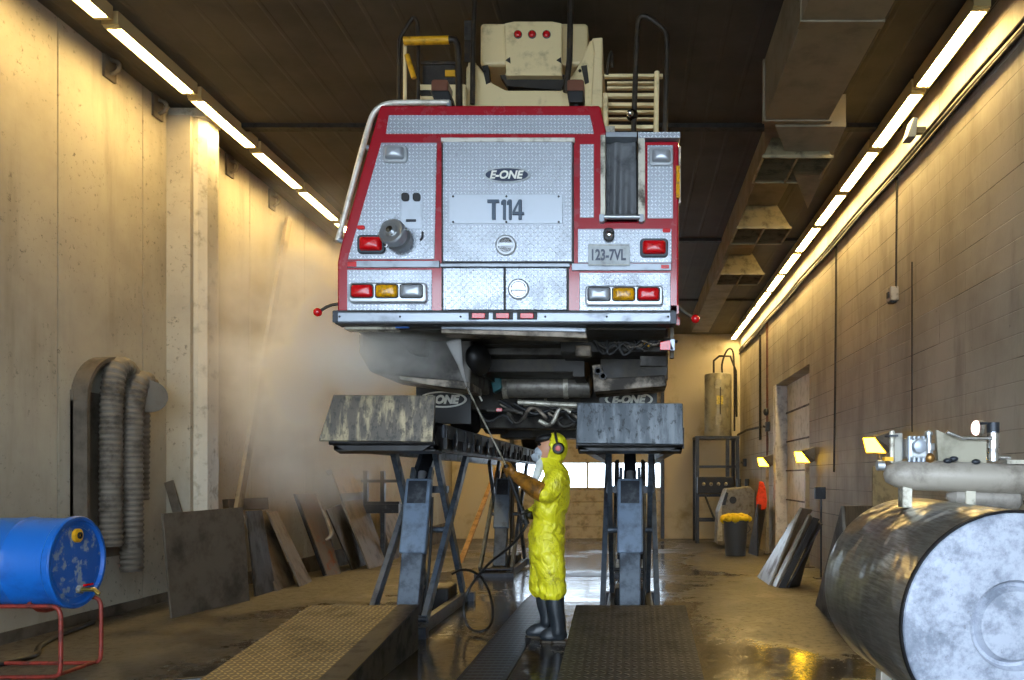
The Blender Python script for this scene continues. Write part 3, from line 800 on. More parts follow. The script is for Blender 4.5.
# name plate and the oval badge
npl = panel('name_panel', 'panel_plain', rect(450, 196, 563, 225), -.032, -.02)
glyph = [[(488.3, 201.5), (499.8, 201.5), (499.8, 204.3), (496.2, 204.3), (496.2, 221), (492.8, 221), (492.8, 204.3), (488.3, 204.3)]]
for gx in (501.6, 507.4): glyph.append([(gx + 2.2, 201.5), (gx + 4.8, 201.5), (gx + 4.8, 221), (gx + 2.2, 221), (gx + 2.2, 205.4), (gx + .4, 206.4), (gx + .4, 203.8)])
glyph.append([(519.5, 201.5), (522.2, 201.5), (522.2, 213.8), (524.5, 213.8), (524.5, 216.3), (522.2, 216.3), (522.2, 221), (519.2, 221), (519.2, 216.3), (513.2, 216.3), (513.2, 213.6)])
m = MB(); m2 = MB()
for g_ in glyph:
    m.prism(TP(*g_), 'y', YT - .044, YT - .032)
    m2.prism(TP(*[(a + .35, b + .5) for a, b in g_]), 'y', YT - .038, YT - .031)
lt = m.build('lettering', simple('dark_chrome_lettering', '46525f', .3, .5), npl); m2.build('lettering_edge', 'letter', lt)
m = MB().prism(TP((516.2, 213.6), (519.3, 206.5), (519.3, 213.6)), 'y', YT - .0455, YT - .043); m.build('letter_counter', 'panel_plain', lt)
for px in (454, 507, 559):
    for py in (198, 223.4):
        if py == 222 or px != 507 or True: MB().ball((T(px, py)[0], YT - .033, T(px, py)[1]), .008, 8, 6).build('bolt', 'black', npl)
def oval(px, py, w, h, y, parent, name='badge', rim='plate_white', face='letter', ltr='letter_pale', d=DT, lh=.52, wt=.035):
    x, z = (px - VX) * d, CH - (py - VY) * d; a, b = w * d / 2, h * d / 2; n = 40
    o = MB().prism([(x + a * math.cos(2 * math.pi * i / n), z + b * math.sin(2 * math.pi * i / n)) for i in range(n)], 'y', y - .008, y).build(name, rim, parent)
    k = .9; k2 = .8
    MB().prism([(x + a * k * math.cos(2 * math.pi * i / n), z + b * k2 * math.sin(2 * math.pi * i / n)) for i in range(n)], 'y', y - .011, y - .004).build('badge_face', face, o)
    text(o, 'lettering', 'E-ONE', x, y - .011, z, h * d * lh, ltr, width=w * d * .72, shear=.25, weight=wt)
    return o
oval(507.5, 176.5, 47, 16, YT - .025, truck)
# lamps
def dome(name, mat, px0, py0, px1, py1, y, h, parent, r=2.5):
    """bulging lens with a rounded outline"""
    cx, cy = (px0 + px1) / 2, (py0 + py1) / 2; out = rrect(px0, py0, px1, py1, r, 4); m = MB(); n = len(out); K = 6
    for k in range(K + 1):
        a = math.pi / 2 * k / K; s_, c_ = math.sin(a), math.cos(a) ** .6 if k < K else 0
        for px, py in out:
            x, z = T(cx + (px - cx) * max(c_, .02), cy + (py - cy) * max(c_, .02)); m.v.append(Vector((x, YT + y - h * s_, z)))
    m.f = [(k * n + i, (k + 1) * n + i, (k + 1) * n + (i + 1) % n, k * n + (i + 1) % n) for k in range(K) for i in range(n)] + [tuple(range(K * n, K * n + n))[::-1], tuple(range(n))]
    o = m.build(name, mat, parent, smooth=50)
    bm = bmesh.new(); bm.from_mesh(o.data); bmesh.ops.recalc_face_normals(bm, faces=bm.faces[:]); bm.to_mesh(o.data); bm.free()
    return o
def lamp(px0, py0, px1, py1, lens, y=-.035, rim='chrome_rough', name='work_lamp', lip=2.5):
    o = panel(name, rim, rrect(px0, py0, px1, py1, 4), y, 0, bevel=.006)
    dome('lens', lens, px0 + lip, py0 + lip, px1 - lip, py1 - lip, y + .002, .045, o)
    return o
lamp(384, 146.5, 408, 164, 'lens_clear'); lamp(649, 149, 673, 167, 'lens_clear')
lamp(358.5, 236, 386, 254.5, 'lens_red', rim='steel_dark', name='brake_lamp'); lamp(640, 239.5, 668, 258, 'lens_red', rim='steel_dark', name='brake_lamp')
for hx, ls in (((350.5, 428), ('lens_red', 'lens_amber', 'lens_clear')), ((585.5, 663), ('lens_clear', 'lens_amber', 'lens_red'))):
    dy = 0 if hx[0] < 400 else 3
    o = panel('tail_lamp_cluster', 'chrome_rough', rrect(hx[0], 284 + dy, hx[1], 304 + dy, 4), -.05, 0, bevel=.012)
    for k, l in enumerate(ls):
        a = hx[0] + 2.5 + 24.5 * k
        panel('lens_surround', 'black', rrect(a - .5, 285.5 + dy, a + 23, 300 + dy, 3), -.053, -.04, o)
        dome('lens', l, a + .7, 286.6 + dy, a + 21.8, 298.8 + dy, -.053, .03, o)
for px, py in ((361.5, 228), (666.5, 231)):
    panel('marker_lamp', 'lens_red', rrect(px - 4, py - 2, px + 4, py + 2, 1.8), -.02, 0, bevel=.004)
# rub rails
panel('rub_rail', 'alu', rect(348, 261.5, 440, 268), -.02, 0); panel('reflector', 'lens_red', rect(348.3, 262, 357.5, 267.5), -.023, -.018)
panel('rub_rail', 'alu', rect(441, 264.4, 570, 267.8), -.03, 0); panel('rub_rail', 'alu', rect(572, 264, 671, 271), -.02, 0); panel('reflector', 'lens_red', rect(661, 265.5, 669, 269.3), -.023, -.018)
# pump outlet and its cap, vents, gauge, clip
x, z = T(390, 229); MB().lathe((x, YT - .004, z), (0, -1, 0), [(0, .062), (.008, .062), (.012, .05), (.006, .045), (.006, 0)], 28).build('outlet_ring', 'chrome_rough', truck, smooth=30)
x, z = T(403, 243); x2, z2 = T(397, 238.5)
ax = Vector((x2 - x, -.16, z2 - z + .01)); L = ax.length
oc = MB().lathe((x, YT, z), ax, [(0, .08), (L * .25, .08), (L * .25, .098), (L * .40, .098), (L * .40, .072), (L * .62, .072), (L * .62, .098), (L * .93, .098), (L, .088), (L * .97, .07), (L * .97, .05), (L, .045), (L, 0)], 30).build('pump_outlet', 'chrome_rough', truck, smooth=30)
c = Vector((x, YT, z)) + ax
MB().lathe(c, ax, [(0, .025), (.02, .025), (.025, 0)], 16).build('cap_hub', 'chrome', oc)
for k in range(3):
    a = 2.1 * k + .4; u = ax.normalized().orthogonal().normalized(); w = ax.normalized().cross(u); p = c - ax * .2 + (u * math.cos(a) + w * math.sin(a)) * .085
    MB().tube([p, p + (u * math.cos(a) + w * math.sin(a)) * .03], .012, 8).build('lug', 'chrome', oc)
pp = panel('vent_panel', 'panel_plain', rect(401.5, 194, 422.5, 229), -.011, -.006)
for px in (406, 417.3): panel('vent_cap', 'black', rrect(px - 3.7, 194, px + 3.7, 202, 2.5), -.03, -.008, pp)
panel('pull_slot', 'steel_dark', rect(406.5, 219.8, 416.5, 222.3), -.018, -.008, pp)
panel('hose_hook', 'black', [(422.5, 232.5), (424, 232.5), (423.5, 239), (421, 241.5), (420.3, 240.5), (422.3, 238.5)], -.03, -.006)
panel('data_label', 'panel_plain', rect(385.5, 215, 396, 218.5), -.014, -.006)
# licence plate and its lamp
lp = panel('licence_plate', 'plate_white', rrect(588.3, 245, 630, 267, 1.2), -.03, -.022)
x, z = T(609, 256); text(lp, 'lettering', '123-7VL', x, YT - .03, z, 11.5 * DT, 'letter', width=34 * DT, weight=.03)
panel('plate_edge', 'alu_dirty', rect(589.5, 246, 629, 246.6), -.032, -.029, lp); panel('plate_edge', 'alu_dirty', rect(589.5, 265.5, 629, 266), -.032, -.029, lp)
ll = panel('plate_lamp', 'black_gloss', rrect(603.5, 229.5, 614.5, 243, 4.5), -.05, 0, bevel=.008)
x, z = T(609.5, 236.5); MB().ball((x, YT - .05, z), (.028, .02, .028)).build('lens', 'chrome', ll, smooth=60)
# curtained slot in the upper right
panel('slot_back', 'black', rect(602, 134, 643, 222), .38, .42)
m = MB(); nx, nz = 28, 10
for j in range(nz + 1):
    for i in range(nx + 1):
        px = 606.3 + (636.5 - 606.3) * i / nx; py = 136 + (212 - 136) * j / nz
        x, z = T(px, py); f = j / nz
        m.v.append(Vector((x, YT + .07 + .022 * math.sin(i * .62) * (.25 + .75 * f) + .012 * math.sin(i * .45 + f * 2.2), z - .02 * f * math.sin(math.pi * i / nx))))
m.f = [(j * (nx + 1) + i, (j + 1) * (nx + 1) + i, (j + 1) * (nx + 1) + i + 1, j * (nx + 1) + i + 1) for j in range(nz) for i in range(nx)]
cu = m.build('slot_curtain', 'curtain', truck, smooth=180); so = cu.modifiers.new('thick', 'SOLIDIFY'); so.thickness = .006
panel('slot_frame', 'alu_dirty', rect(600.5, 136, 605.5, 222), -.02, .36); panel('slot_frame', 'alu_dirty', rect(638, 136, 645, 222), -.02, .36)
panel('slot_cap', 'alu', rect(606, 133.5, 637, 138.5), -.03, .36); panel('slot_cap', 'tread', rect(638, 133.5, 680, 139.5), -.03, .36)
x0, z = T(604.5, 219); x1, _ = T(640, 219); MB().tube([(x0, YT - .045, z), (x1, YT - .045, z)], .017, 12).build('slot_roller', 'chrome_rough', truck, smooth=60)
for px in (602, 641): panel('roller_bracket', 'alu', rrect(px - 2.5, 216, px + 2.5, 224, 1.5), -.05, .0)
panel('side_marker', 'lens_amber', rect(676, 167, 679.7, 199), -.03, .05); panel('side_marker_rail', 'alu_dirty', rect(678.7, 147, 680.6, 204), -.02, .05)
# bumper
bp = panel('rear_bumper', 'alu', rect(336, 313.5, 674, 323.5), -.05, .1, bevel=.008)
panel('bumper_edge', 'black', rect(335, 311.5, 675, 314.5), -.045, .1); panel('bumper_edge', 'black', rect(337, 323, 673, 325), -.04, .1)
panel('bumper_end', 'steel_dark', rect(335, 312, 340.5, 323.5), -.053, .1); panel('bumper_end', 'steel_dark', rect(670, 313, 676, 325), -.053, .1)
for px in (480, 504, 528):
    b = panel('marker_mount', 'black', rect(px - 10, 313.7, px + 10, 321), -.056, -.04)
    panel('lens', 'lens_red', rect(px - 6.5, 314.8, px + 6.5, 320.2), -.068, -.05, b, bevel=.003)
for px in (342, 402, 462, 546, 607, 668): MB().ball((T(px, 318)[0], YT - .05, T(px, 318)[1]), .008, 8, 6).build('bolt', 'black', bp)
# red ball markers on arms
for pts, bl in ((((338, 302), (326, 304), (316, 310.5)), (315, 310.8)), (((674, 300), (683, 310), (694, 316.5)), (696, 317.5))):
    ps = [Vector((T(*p)[0], YT + .05, T(*p)[1])) for p in pts]
    a = MB().tube(ps, .012, 8, 1).build('marker_arm', 'pole_dark', truck, smooth=60)
    MB().ball((T(*bl)[0], YT + .05, T(*bl)[1]), .032).build('marker_ball', 'lens_red', a, smooth=60)
# grab rail, upper left
ps = [Vector((T(*p)[0], YT + .08, T(*p)[1])) for p in ((447, 97.5), (405, 97.5), (384, 98), (371, 105), (364, 124), (334, 237))]
gr = MB().tube(ps, .021, 12, 2).build('grab_rail', 'silver_rail', truck, smooth=60)
for p, q in (((446, 96), (447, 106)), ((363.5, 143), (370, 145)), ((334, 236), (342, 239))):
    a, b = T(*p), T(*q); MB().tube([(a[0], YT + .08, a[1]), (b[0], YT + .08, b[1])], .02, 10).build('rail_bracket', 'alu', gr, smooth=60)
# ---- roof: turntable, light bars, steps, rails
def R(Y):
    d = Y / F; return lambda px, py: ((px - VX) * d, CH - (py - VY) * d)
def at(Y, name, mat, pts, depth, bevel=.01, parent=truck, smooth=None):
    q = R(Y); return MB().prism([q(*p) for p in pts], 'y', Y, Y + depth).build(name, mat, parent, bevel=bevel, smooth=smooth)
def rod(Y, name, mat, pts, r, parent=truck, sm=1):
    q = R(Y); ps = [Vector((q(p[0], p[1])[0], Y + (p[2] if len(p) > 2 else 0), q(p[0], p[1])[1])) for p in pts]
    return MB().tube(ps, r, 10, sm).build(name, mat, parent, smooth=60)
RY = 6.6
MB().box(-2.0, -.12, 6.3, 12.0, T(0, 104)[1] - .1, T(0, 104)[1] + .06).build('roof_deck', 'alu_dirty', truck)
tb = at(7.05, 'turntable', 'cream', [(465, 110), (466, 66), (477, 64), (492, 83), (506, 90), (562, 90), (578, 66), (590, 40), (602, 37), (603, 110)], 1.2, .015)
at(7.0, 'turntable_cheek', 'cream', [(464, 108), (468, 62), (476, 62), (474, 108)], .3, .01, tb)
at(7.0, 'turntable_cheek', 'cream', [(591, 108), (594, 52), (592, 38), (602.5, 37), (602.5, 108)], .3, .01, tb)
up = at(7.15, 'ladder_base_housing', 'cream', rrect(480, 22.5, 588, 65, 4) , .9, .03)
at(7.06, 'raised_panel', 'cream', [(504, 23), (514, 21), (552, 21), (562, 23), (562, 74), (506, 74)], .2, .012, up)
at(7.03, 'panel_edge', 'cream', [(505.5, 73), (562, 73), (562, 75.5), (505.5, 75.5)], .1, .003, up)
at(7.1, 'dark_slot', 'under', [(500, 75), (567, 75), (561, 90), (507, 86)], .1, 0, up)
for px in (517.8, 532, 546.5):
    q = R(7.05)(px, 34); l = MB().lathe((q[0], 7.065, q[1]), (0, -1, 0), [(0, .037), (.012, .037), (.014, .03)], 20).build('lamp_rim', 'steel_dark', up)
    MB().ball((q[0], 7.05, q[1]), (.031, .018, .031)).build('lens', 'lens_red', l, smooth=60)
for px in (508, 559): at(7.05, 'lifting_eye', 'under', [(px - 2.5, 60), (px + 2, 57), (px + 2.5, 63)], .03, 0, up)
for px in (485, 584): at(7.04, 'dark_bracket', 'under', [(px - 3, 66), (px + 3, 65), (px + 5, 82), (px + 1, 84)], .1, 0, tb)
for px, py in ((484.5, 71.5), (580, 71)): q = R(7.04)(px, py); MB().ball((q[0], 7.035, q[1]), .014, 8, 6).build('bolt', 'black', tb)
rod(6.9, 'ladder_rail', 'pole_dark', ((475, -14), (473, 50), (472.5, 104)), .022, sm=0)
rod(6.9, 'ladder_rail', 'pole_dark', ((571, -14), (569.5, 60), (567, 80), (566, 92)), .026, sm=0)
for px, dx in ((440, -1), (575, 0)):
    b = at(6.3, 'beacon', 'brown_light', rrect(px - 8 + dx, 79, px + 9 + dx, 94, 3), .16, .01)
    at(6.28, 'beacon_base', 'black', [(px - 8.5 + dx * 2, 90), (px + 9, 90), (px + 12 if px < 500 else px + 8, 102), (px - 5 if px < 500 else px - 6, 102)], .18, .01, b)
    at(6.32, 'beacon_stem', 'black', rect(px - 1, 101, px + 3, 106), .06, 0, b)
rod(6.8, 'handrail', 'pole_dark', ((399, 112), (399, 42), (401, 36), (411, 20), (414, 17.5), (417, 22), (418, 30), (418, 112)), .018)
rod(6.75, 'handrail', 'cream', ((405, 112), (405, 45)), .016, sm=0)
q = R(6.7); a, b = q(404, 41), q(449, 40); MB().tube([(a[0], 6.7, a[1]), (b[0], 6.7, b[1])], .034, 14).build('padded_bar', 'yellow', truck, smooth=60)
rod(6.7, 'pivot_arm', 'pole_dark', ((449, 40), (457, 40), (459, 60), (459, 110)), .03)
rod(6.72, 'yellow_strut', 'yellow', ((407, 55), (414, 78)), .022, sm=0)
cp = at(6.9, 'control_cabinet', 'cream', rect(419, 84, 466, 112), .4, .01)
at(6.92, 'cabinet_screen', 'under', rect(422, 63, 457, 86), .3, .01, cp)
at(6.9, 'cabinet_rail', 'pole_dark', rect(420, 61, 458, 64), .04, .004, cp); at(6.9, 'warning_label', 'yellow', rect(445, 70, 455, 76), .03, 0, cp)
at(6.88, 'cabinet_slot', 'under', rect(420, 90, 452, 95), .03, 0, cp)
at(7.2, 'side_column', 'pole_dark', rect(464, 20, 472, 62), .1, .005); at(7.18, 'column_box', 'under_grey', rect(464, 20, 474, 40), .1, .005)
st = thing  # steps on the right
for py, hh, x0, x1 in ((75, 1.6, 604, 663), (82, 1.1, 607, 658), (87, 1.0, 607, 658), (94.5, 1.8, 604, 659), (104, 1.8, 606, 658), (111, 1.2, 607, 657), (118, .9, 607, 657), (126.5, 2.0, 604, 658)):
    at(6.6 + (py % 7) * .03, 'step', 'cream', rect(x0, py - hh, x1, py + hh), .05, .006)
rod(6.58, 'step_rail', 'cream', ((605.5, 94), (606, 134)), .022, sm=0); rod(6.58, 'step_rail', 'cream', ((657, 72), (656, 134)), .022, sm=0)
rod(6.5, 'handrail', 'pole_dark', ((633.5, 134), (636, 60), (637, 30), (638, 20), (642, 16), (648, 17), (664, 29), (667, 36), (667, 60), (665, 134)), .022)
rod(6.75, 'handrail', 'pole_dark', ((607, 75), (609, 56), (612, 50), (612, 68)), .014)
q = R(6.5)(632, 115); MB().ball((q[0], 6.5, q[1]), .05).build('step_lamp', 'black_gloss', truck, smooth=60)
q = R(6.5)(630, 116); MB().ball((q[0], 6.45, q[1]), .03).build('lamp_lens', 'chrome', truck, smooth=60)

# ---- underside
at(5.87, 'under_rail', 'alu_dirty', rect(344, 325, 396, 329.5), .12, .006)
at(5.87, 'tow_step', 'alu', [(441, 324.5), (586, 327.5), (586, 332), (441, 329)], .10, .006)
at(5.88, 'tow_step_lip', 'under_beige', [(441, 329), (586, 332), (587, 338), (441, 333)], .2, .006)
at(5.86, 'blue_tag', 'blue_tag', rect(395, 323.5, 409, 328), .02, .004)
MB().box(T(346, 0)[0], T(667, 0)[0], 5.95, 12.0, T(0, 323)[1] - .02, T(0, 318)[1]).build('floor_pan', 'under', truck)
at(6.45, 'left_compartment', 'under_grey', [(362, 322), (472, 322), (470, 384), (432, 380), (398, 376), (370, 372), (358, 352)], .9, .02)
at(6.42, 'compartment_skirt', 'under_beige', [(398, 376), (470, 382), (470, 390), (436, 386), (400, 380)], .5, .006)
at(6.4, 'reflector', 'chrome_rough', rect(359, 335, 362, 345), .02, .002)
rod(6.4, 'exhaust_pipe', 'under_grey', ((404, 322), (410, 338), (418, 346), (428, 347)), .085, sm=2)
q = R(6.4)(461, 356); MB().ball((q[0] + .1, 6.6, q[1]), (.10, .25, .13)).build('air_bag', 'black', truck, smooth=60)
for k, (x0, y0, x1, y1, Y, dp, mt) in enumerate(((472, 332, 600, 345, 6.6, .3, 'under'), (474, 344, 592, 355, 6.75, .25, 'under_grey'), (474, 354, 574, 372, 7.0, .5, 'under'), (560, 330, 668, 352, 6.5, .6, 'under'), (600, 352, 668, 380, 6.9, .5, 'under'))):
    at(Y, 'cross_member', mt, rect(x0, y0, x1, y1), dp, .01)
at(6.7, 'right_compartment', 'under_beige', [(592, 365), (600, 364), (606, 378), (665, 375), (667, 386), (594, 392)], .5, .01)
at(6.45, 'junction_box', 'under_beige', rect(575, 345, 591, 356), .1, .01)
at(6.3, 'bolt_plate', 'under_grey', rect(640, 356, 667, 366), .05, .005)
at(6.0, 'reflector', 'lens_red', [(660, 342), (670, 340), (674, 350), (660, 350)], .03, .003); at(6.0, 'reflector', 'alu', rect(670, 339, 675, 350.5), .03, .003)
at(6.0, 'reflector', 'lens_red', rect(676, 317, 680, 325), .03, .003)
at(6.1, 'corner_post', 'steel_tan', rect(670, 325, 674, 358), .06, .003)
for k in range(9):
    random.seed(20 + k); x = 600 + 7 * k
    rod(6.42, 'hose', ('black', 'under_grey', 'black', 'under_beige')[k % 4], [(x - 12 + random.uniform(-6, 6), 334 + random.uniform(-4, 8)), (x + random.uniform(-8, 8), 350 + random.uniform(-6, 10)), (x + 12, 344 + random.uniform(-8, 12)), (x + 22 + random.uniform(-5, 5), 336 + random.uniform(-4, 20))], .012, sm=2)
rod(6.44, 'hose', 'yellow', ((644, 344), (650, 346), (655, 343), (659, 336)), .012, sm=2)
for px in (598, 603): 
    q = R(6.65)(px, 371 + (px - 598)); MB().lathe((q[0], 6.66, q[1]), (0, -1, 0), [(0, .03), (.02, .03), (.02, .02), (0, .02)], 16).build('grommet', 'black', truck)
q = R(7.6); a, b = q(503, 386.5), q(592, 386.5)
tk = MB().lathe((a[0], 7.6, a[1]), (1, 0, 0), [(0, .06), (.02, .105), (b[0] - a[0] - .02, .105), (b[0] - a[0], .06)], 28).build('air_tank', simple('dull_steel_tank', '77726a', .4, .4, '5a554d', 20), truck, smooth=40)
for px in (505.5, 566): p = q(px, 386.5); MB().lathe((p[0] - .02, 7.6, p[1]), (1, 0, 0), [(0, .115), (.045, .115)], 28).build('strap', 'alu_dirty', tk, smooth=40)
at(7.45, 'teal_canister', 'teal', [(490, 376), (500, 374), (502, 388), (493, 393)], .12, .01)
rod(7.4, 'cross_pipe', 'alu_dirty', ((518, 402), (548, 404), (590, 406)), .026, sm=0)
for Y, x0, y0, x1, y1, mt in ((8.0, 470, 372, 600, 410, 'under'), (8.4, 480, 396, 600, 428, 'under_grey'), (9.5, 500, 415, 600, 438, 'under')):
    at(Y, 'chassis_beam', mt, rect(x0, y0, x1, y1), .4, .01)
# axle, differential, wheels
for sx in (-.43, .43): MB().box(-.88 + sx - .05, -.88 + sx + .05, 7.0, 14.6, 2.28, 2.5).build('frame_rail', 'under', truck)
zd = 1.86; AX = zd + .506
for Y in (8.75, 13.9):
    MB().lathe((-1.9, Y, AX), (1, 0, 0), [(0, .09), (.7, .09), (.82, .2), (1.02, .26), (1.22, .2), (1.34, .09), (2.04, .09)], 24).build('axle', 'under_grey', truck, smooth=40)
    for cx in ((-1.79, -1.46, -.32, .0) if Y < 10 else (-1.72, -.05)):
        tr = MB().lathe((cx - .14, Y, AX), (1, 0, 0), [(0, .27), (.0, .44), (.03, .49), (.08, .50), (.20, .50), (.25, .49), (.28, .44), (.28, .27), (.22, .25), (.06, .25), (0, .27)], 40).build('wheel', 'tyre', truck, smooth=40)
        MB().lathe((cx - .10, Y, AX), (1, 0, 0), [(0, .26), (.04, .24), (.05, .1), (.15, .1), (.16, .24), (.2, .26)], 28).build('rim', 'alu_dirty', tr, smooth=40)
# mud flaps with the oval mark
for cx, nm in ((443, 'mud_flap'), (629, 'mud_flap')):
    fl = at(7.6, nm, 'flap', rect(cx - 30 if cx > 500 else cx - 27, 386, cx + 28, 424), .02, .004)
    oval(cx, 399.5, 48, 16.5, 7.6, fl, 'flap_mark', 'letter_pale', 'flap', 'letter_pale', 7.6 / F, .56, .06)
rod(7.2, 'cable', 'letter_pale', ((470, 386), (478, 393), (482, 401)), .008)
for k in range(14):
    random.seed(60 + k); x = 492 + 7 * k
    rod(7.5 + .04 * (k % 4), 'hose', ('black', 'under_grey', 'black', 'alu_dirty', 'under_beige')[k % 5], [(x - 12 + random.uniform(-6, 6), 404 + random.uniform(-8, 18)), (x + random.uniform(-8, 8), 414 + random.uniform(-12, 16)), (x + 12, 412 + random.uniform(-10, 12)), (x + 22 + random.uniform(-5, 5), 406 + random.uniform(-4, 20))], .013 + .004 * (k % 3), sm=2)
at(7.38, 'red_valve', 'lens_red', rect(496, 408, 502, 411.5), .03, .003)
# cab at the far end of the frame
MB().box(-2.05, .30, 12.6, 15.6, 2.45, 4.6).build('cab', 'paint_red', truck, bevel=.08)
# ------------------------------------------------------------------ drive-on lifts and ramps
def lift(cx, lab, plate_mat, side):
    t = thing('vehicle_lift', lab, 'vehicle lift', (cx, 6.9, 0), 'drive-on lifts under the truck')
    w = .44; zu, zt = 1.60, 1.86
    m = MB().box(cx - w, cx + w, 6.75, 14.9, zt - .03, zt)
    for s in (-1, 1):
        x = cx + s * (w - .02); m.box(x - .02, x + .02, 6.75, 14.9, zu + .03, zt)
        m.box(x - (.09 if s > 0 else -.0) - .0, x + (.0 if s > 0 else .09), 6.75, 14.9, zu + .02, zu + .045)
        for k in range(20): m.box(x + s * .02 - .03, x + s * .02 + .03, 6.95 + k * .41, 6.97 + k * .41, zu + .045, zt - .03)
    m.prism([(6.62, 1.70), (6.75, zt - .03), (6.75, zu + .03), (6.9, zu), (6.75, 1.66)], 'x', cx - w, cx + w)
    m.build('runway', 'steel_black', t)
    MB().box(cx + (w if side > 0 else -w) - .015 , cx + (w if side > 0 else -w) + .02, 6.9, 14.8, zt - .12, zt - .01).build('edge_rail', 'steel_dark', t)
    for k in range(9):
        random.seed(k); MB().ball((cx + side * (w + .02), 7.3 + k * .55, zu + .13), (.02, .07, .07)).build('side_cover', 'steel_dark', t, smooth=60)
    # tilted end plate (wheel stop)
    y0, y1 = 6.60, 6.66; zb_, zt_ = (1.70, 2.085) if cx < -1 else (1.68, 2.02)
    dxl = .10 if cx < -1 else 0.0
    q = [(cx - w - (.07 if cx < -1 else 0), y0, zb_), (cx + w - (.01 if cx < -1 else 0), y0, zb_ - .01), (cx + w, y1, zt_ - .005), (cx - w + dxl - .07 * (cx < -1), y1, zt_)]
    MB().slab(q, .035).build('end_plate', plate_mat, t, bevel=.006)
    MB().tube([(cx - w, 6.66, zb_ - .01), (cx + w, 6.66, zb_ - .01)], .025, 10).build('hinge', 'steel_black', t, smooth=60)
    MB().prism([(cx - w + .02, zb_ - .02), (cx + w - .02, zb_ - .02), (cx + .32, zu + .02), (cx - .32, zu + .02)], 'y', 6.68, 7.1).build('end_gusset', 'steel_black', t)
    for k, yc in enumerate((8.0, 13.2)):
        b = fz(yc) + .0; bz = b + .14
        for s in (-1, 1):
            x = cx + s * .2
            MB().box(x - .035, x + .035, yc - 1.05, yc + 1.15, b, bz - .02).build('base_frame', 'steel_dark', t, bevel=.005)
            xo, xi = x + s * .045, x
            MB().beam((xo, yc - .92, bz), (xo, yc + .9, zu + .05), .05, .105).build('scissor_arm', 'steel_blue', t, bevel=.004)
            MB().beam((xi, yc + .9, bz), (xi, yc - .35, zu + .05), .05, .105).build('scissor_arm', 'steel_blue', t, bevel=.004)
        MB().box(cx - .3, cx + .3, yc - 1.1, yc - 1.0, b, b + .10).build('base_cross_bar', 'steel_dark', t)
        MB().box(cx - .3, cx + .3, yc + 1.0, yc + 1.12, b, b + .10).build('base_cross_bar', 'steel_dark', t)
        MB().tube([(cx - .26, yc + .02, (bz + zu) / 2), (cx + .26, yc + .02, (bz + zu) / 2)], .03, 12).build('pivot_shaft', 'steel_blue', t, smooth=60)
        MB().tube([(cx - .26, yc - .92, bz), (cx + .26, yc - .92, bz)], .03, 12).build('pivot_shaft', 'steel_dark', t, smooth=60)
        MB().box(cx - .24, cx + .24, yc - .02, yc + .06, zu - .36, zu - .29).build('upper_cross_bar', 'steel_dark', t)
        # hydraulic cylinder and its cover
        p, q = Vector((cx, yc - .55, bz)), Vector((cx, yc - .10, zu - .2))
        MB().beam(p, p.lerp(q, .55), .20, .16, (0, -1, 0)).build('cylinder', 'steel_blue', t, bevel=.01)
        MB().beam(p.lerp(q, .42) + Vector((0, -.05, 0)), p.lerp(q, .98) + Vector((0, -.05, 0)), .25, .10, (0, -1, 0)).build('cylinder_cover', 'cover_blue', t, bevel=.02)
        MB().beam(p.lerp(q, .80) + Vector((0, -.105, 0)), p.lerp(q, .97) + Vector((0, -.105, 0)), .18, .02, (0, -1, 0)).build('cover_lip', 'steel_dark', t)
        MB().beam(p.lerp(q, .98) + Vector((-.09, .0, 0)), p.lerp(q, 1.06) + Vector((-.09, .03, 0)), .03, .08).build('clevis', 'steel_blue', t)
        MB().beam(p.lerp(q, .98) + Vector((.09, .0, 0)), p.lerp(q, 1.06) + Vector((.09, .03, 0)), .03, .08).build('clevis', 'steel_blue', t)
        MB().beam((cx, yc - .15, zu - .3), (cx, yc + .25, zu + .03), .12, .07).build('lift_link', 'steel_dark', t)
        MB().tube([p.lerp(q, .5), q + Vector((0, .05, .05))], .04, 12).build('piston_rod', 'chrome_rough', t, smooth=60)
        MB().tube([(cx + .13, yc - .5, bz), (cx + .14, yc - .3, bz + .5), (cx + .12, yc - .15, zu - .4)], .014, 8, 2).build('hydraulic_hose', 'black', t, smooth=60)
        MB().box(cx - .16, cx + .16, yc + .35, yc + .8, b, b + .24).build('pump_box', 'steel_black', t, bevel=.02)
    return t
lift(-2.06, 'left dark steel scissor lift with streaked end plate under the truck, behind the yellow-lit ramp', 'streaked', 1)
lift(0.0, 'right dark steel scissor lift with blue grey end plate, right of the person in yellow', 'streaked_blue', -1)

def ramp(x0, x1, mat, lab, sx):
    t = thing('drive_on_ramp', lab, 'ramp', ((x0 + x1) / 2, 5, 0), 'drive-on ramps in front of the lifts')
    y0, y1, h = 3.45, 6.5, .355
    b = .16 if sx else 0
    MB().prism([(y0, .0), (y0, .02), (y1, h), (y1, 0)], 'x', x0, x1).build('body', 'ramp_side', t, bevel=.004)
    MB().slab([(x0, y0, .022), (x1 - b, y0, .022), (x1 - b, y1, h + .004), (x0, y1, h + .004)], .008).build('tread_surface', mat, t)
    if sx: MB().slab([(x1 - b, y0, .026), (x1 + .01, y0, .026), (x1 + .01, y1, h + .010), (x1 - b, y1, h + .010)], .014).build('edge_plate', 'steel_black', t)
    MB().tube([(x0, y1 + .02, h - .04), (x1, y1 + .02, h - .04)], .03, 10).build('hinge_pipe', 'steel_dark', t, smooth=60)
    return t
ramp(-2.60, -1.72, 'ramp_grate', 'left steel ramp with yellow-lit tread sloping up to the left lift', True)
ramp(-.44, .45, 'ramp_grate_dark', 'right dark steel ramp with studded tread sloping up to the right lift', False)

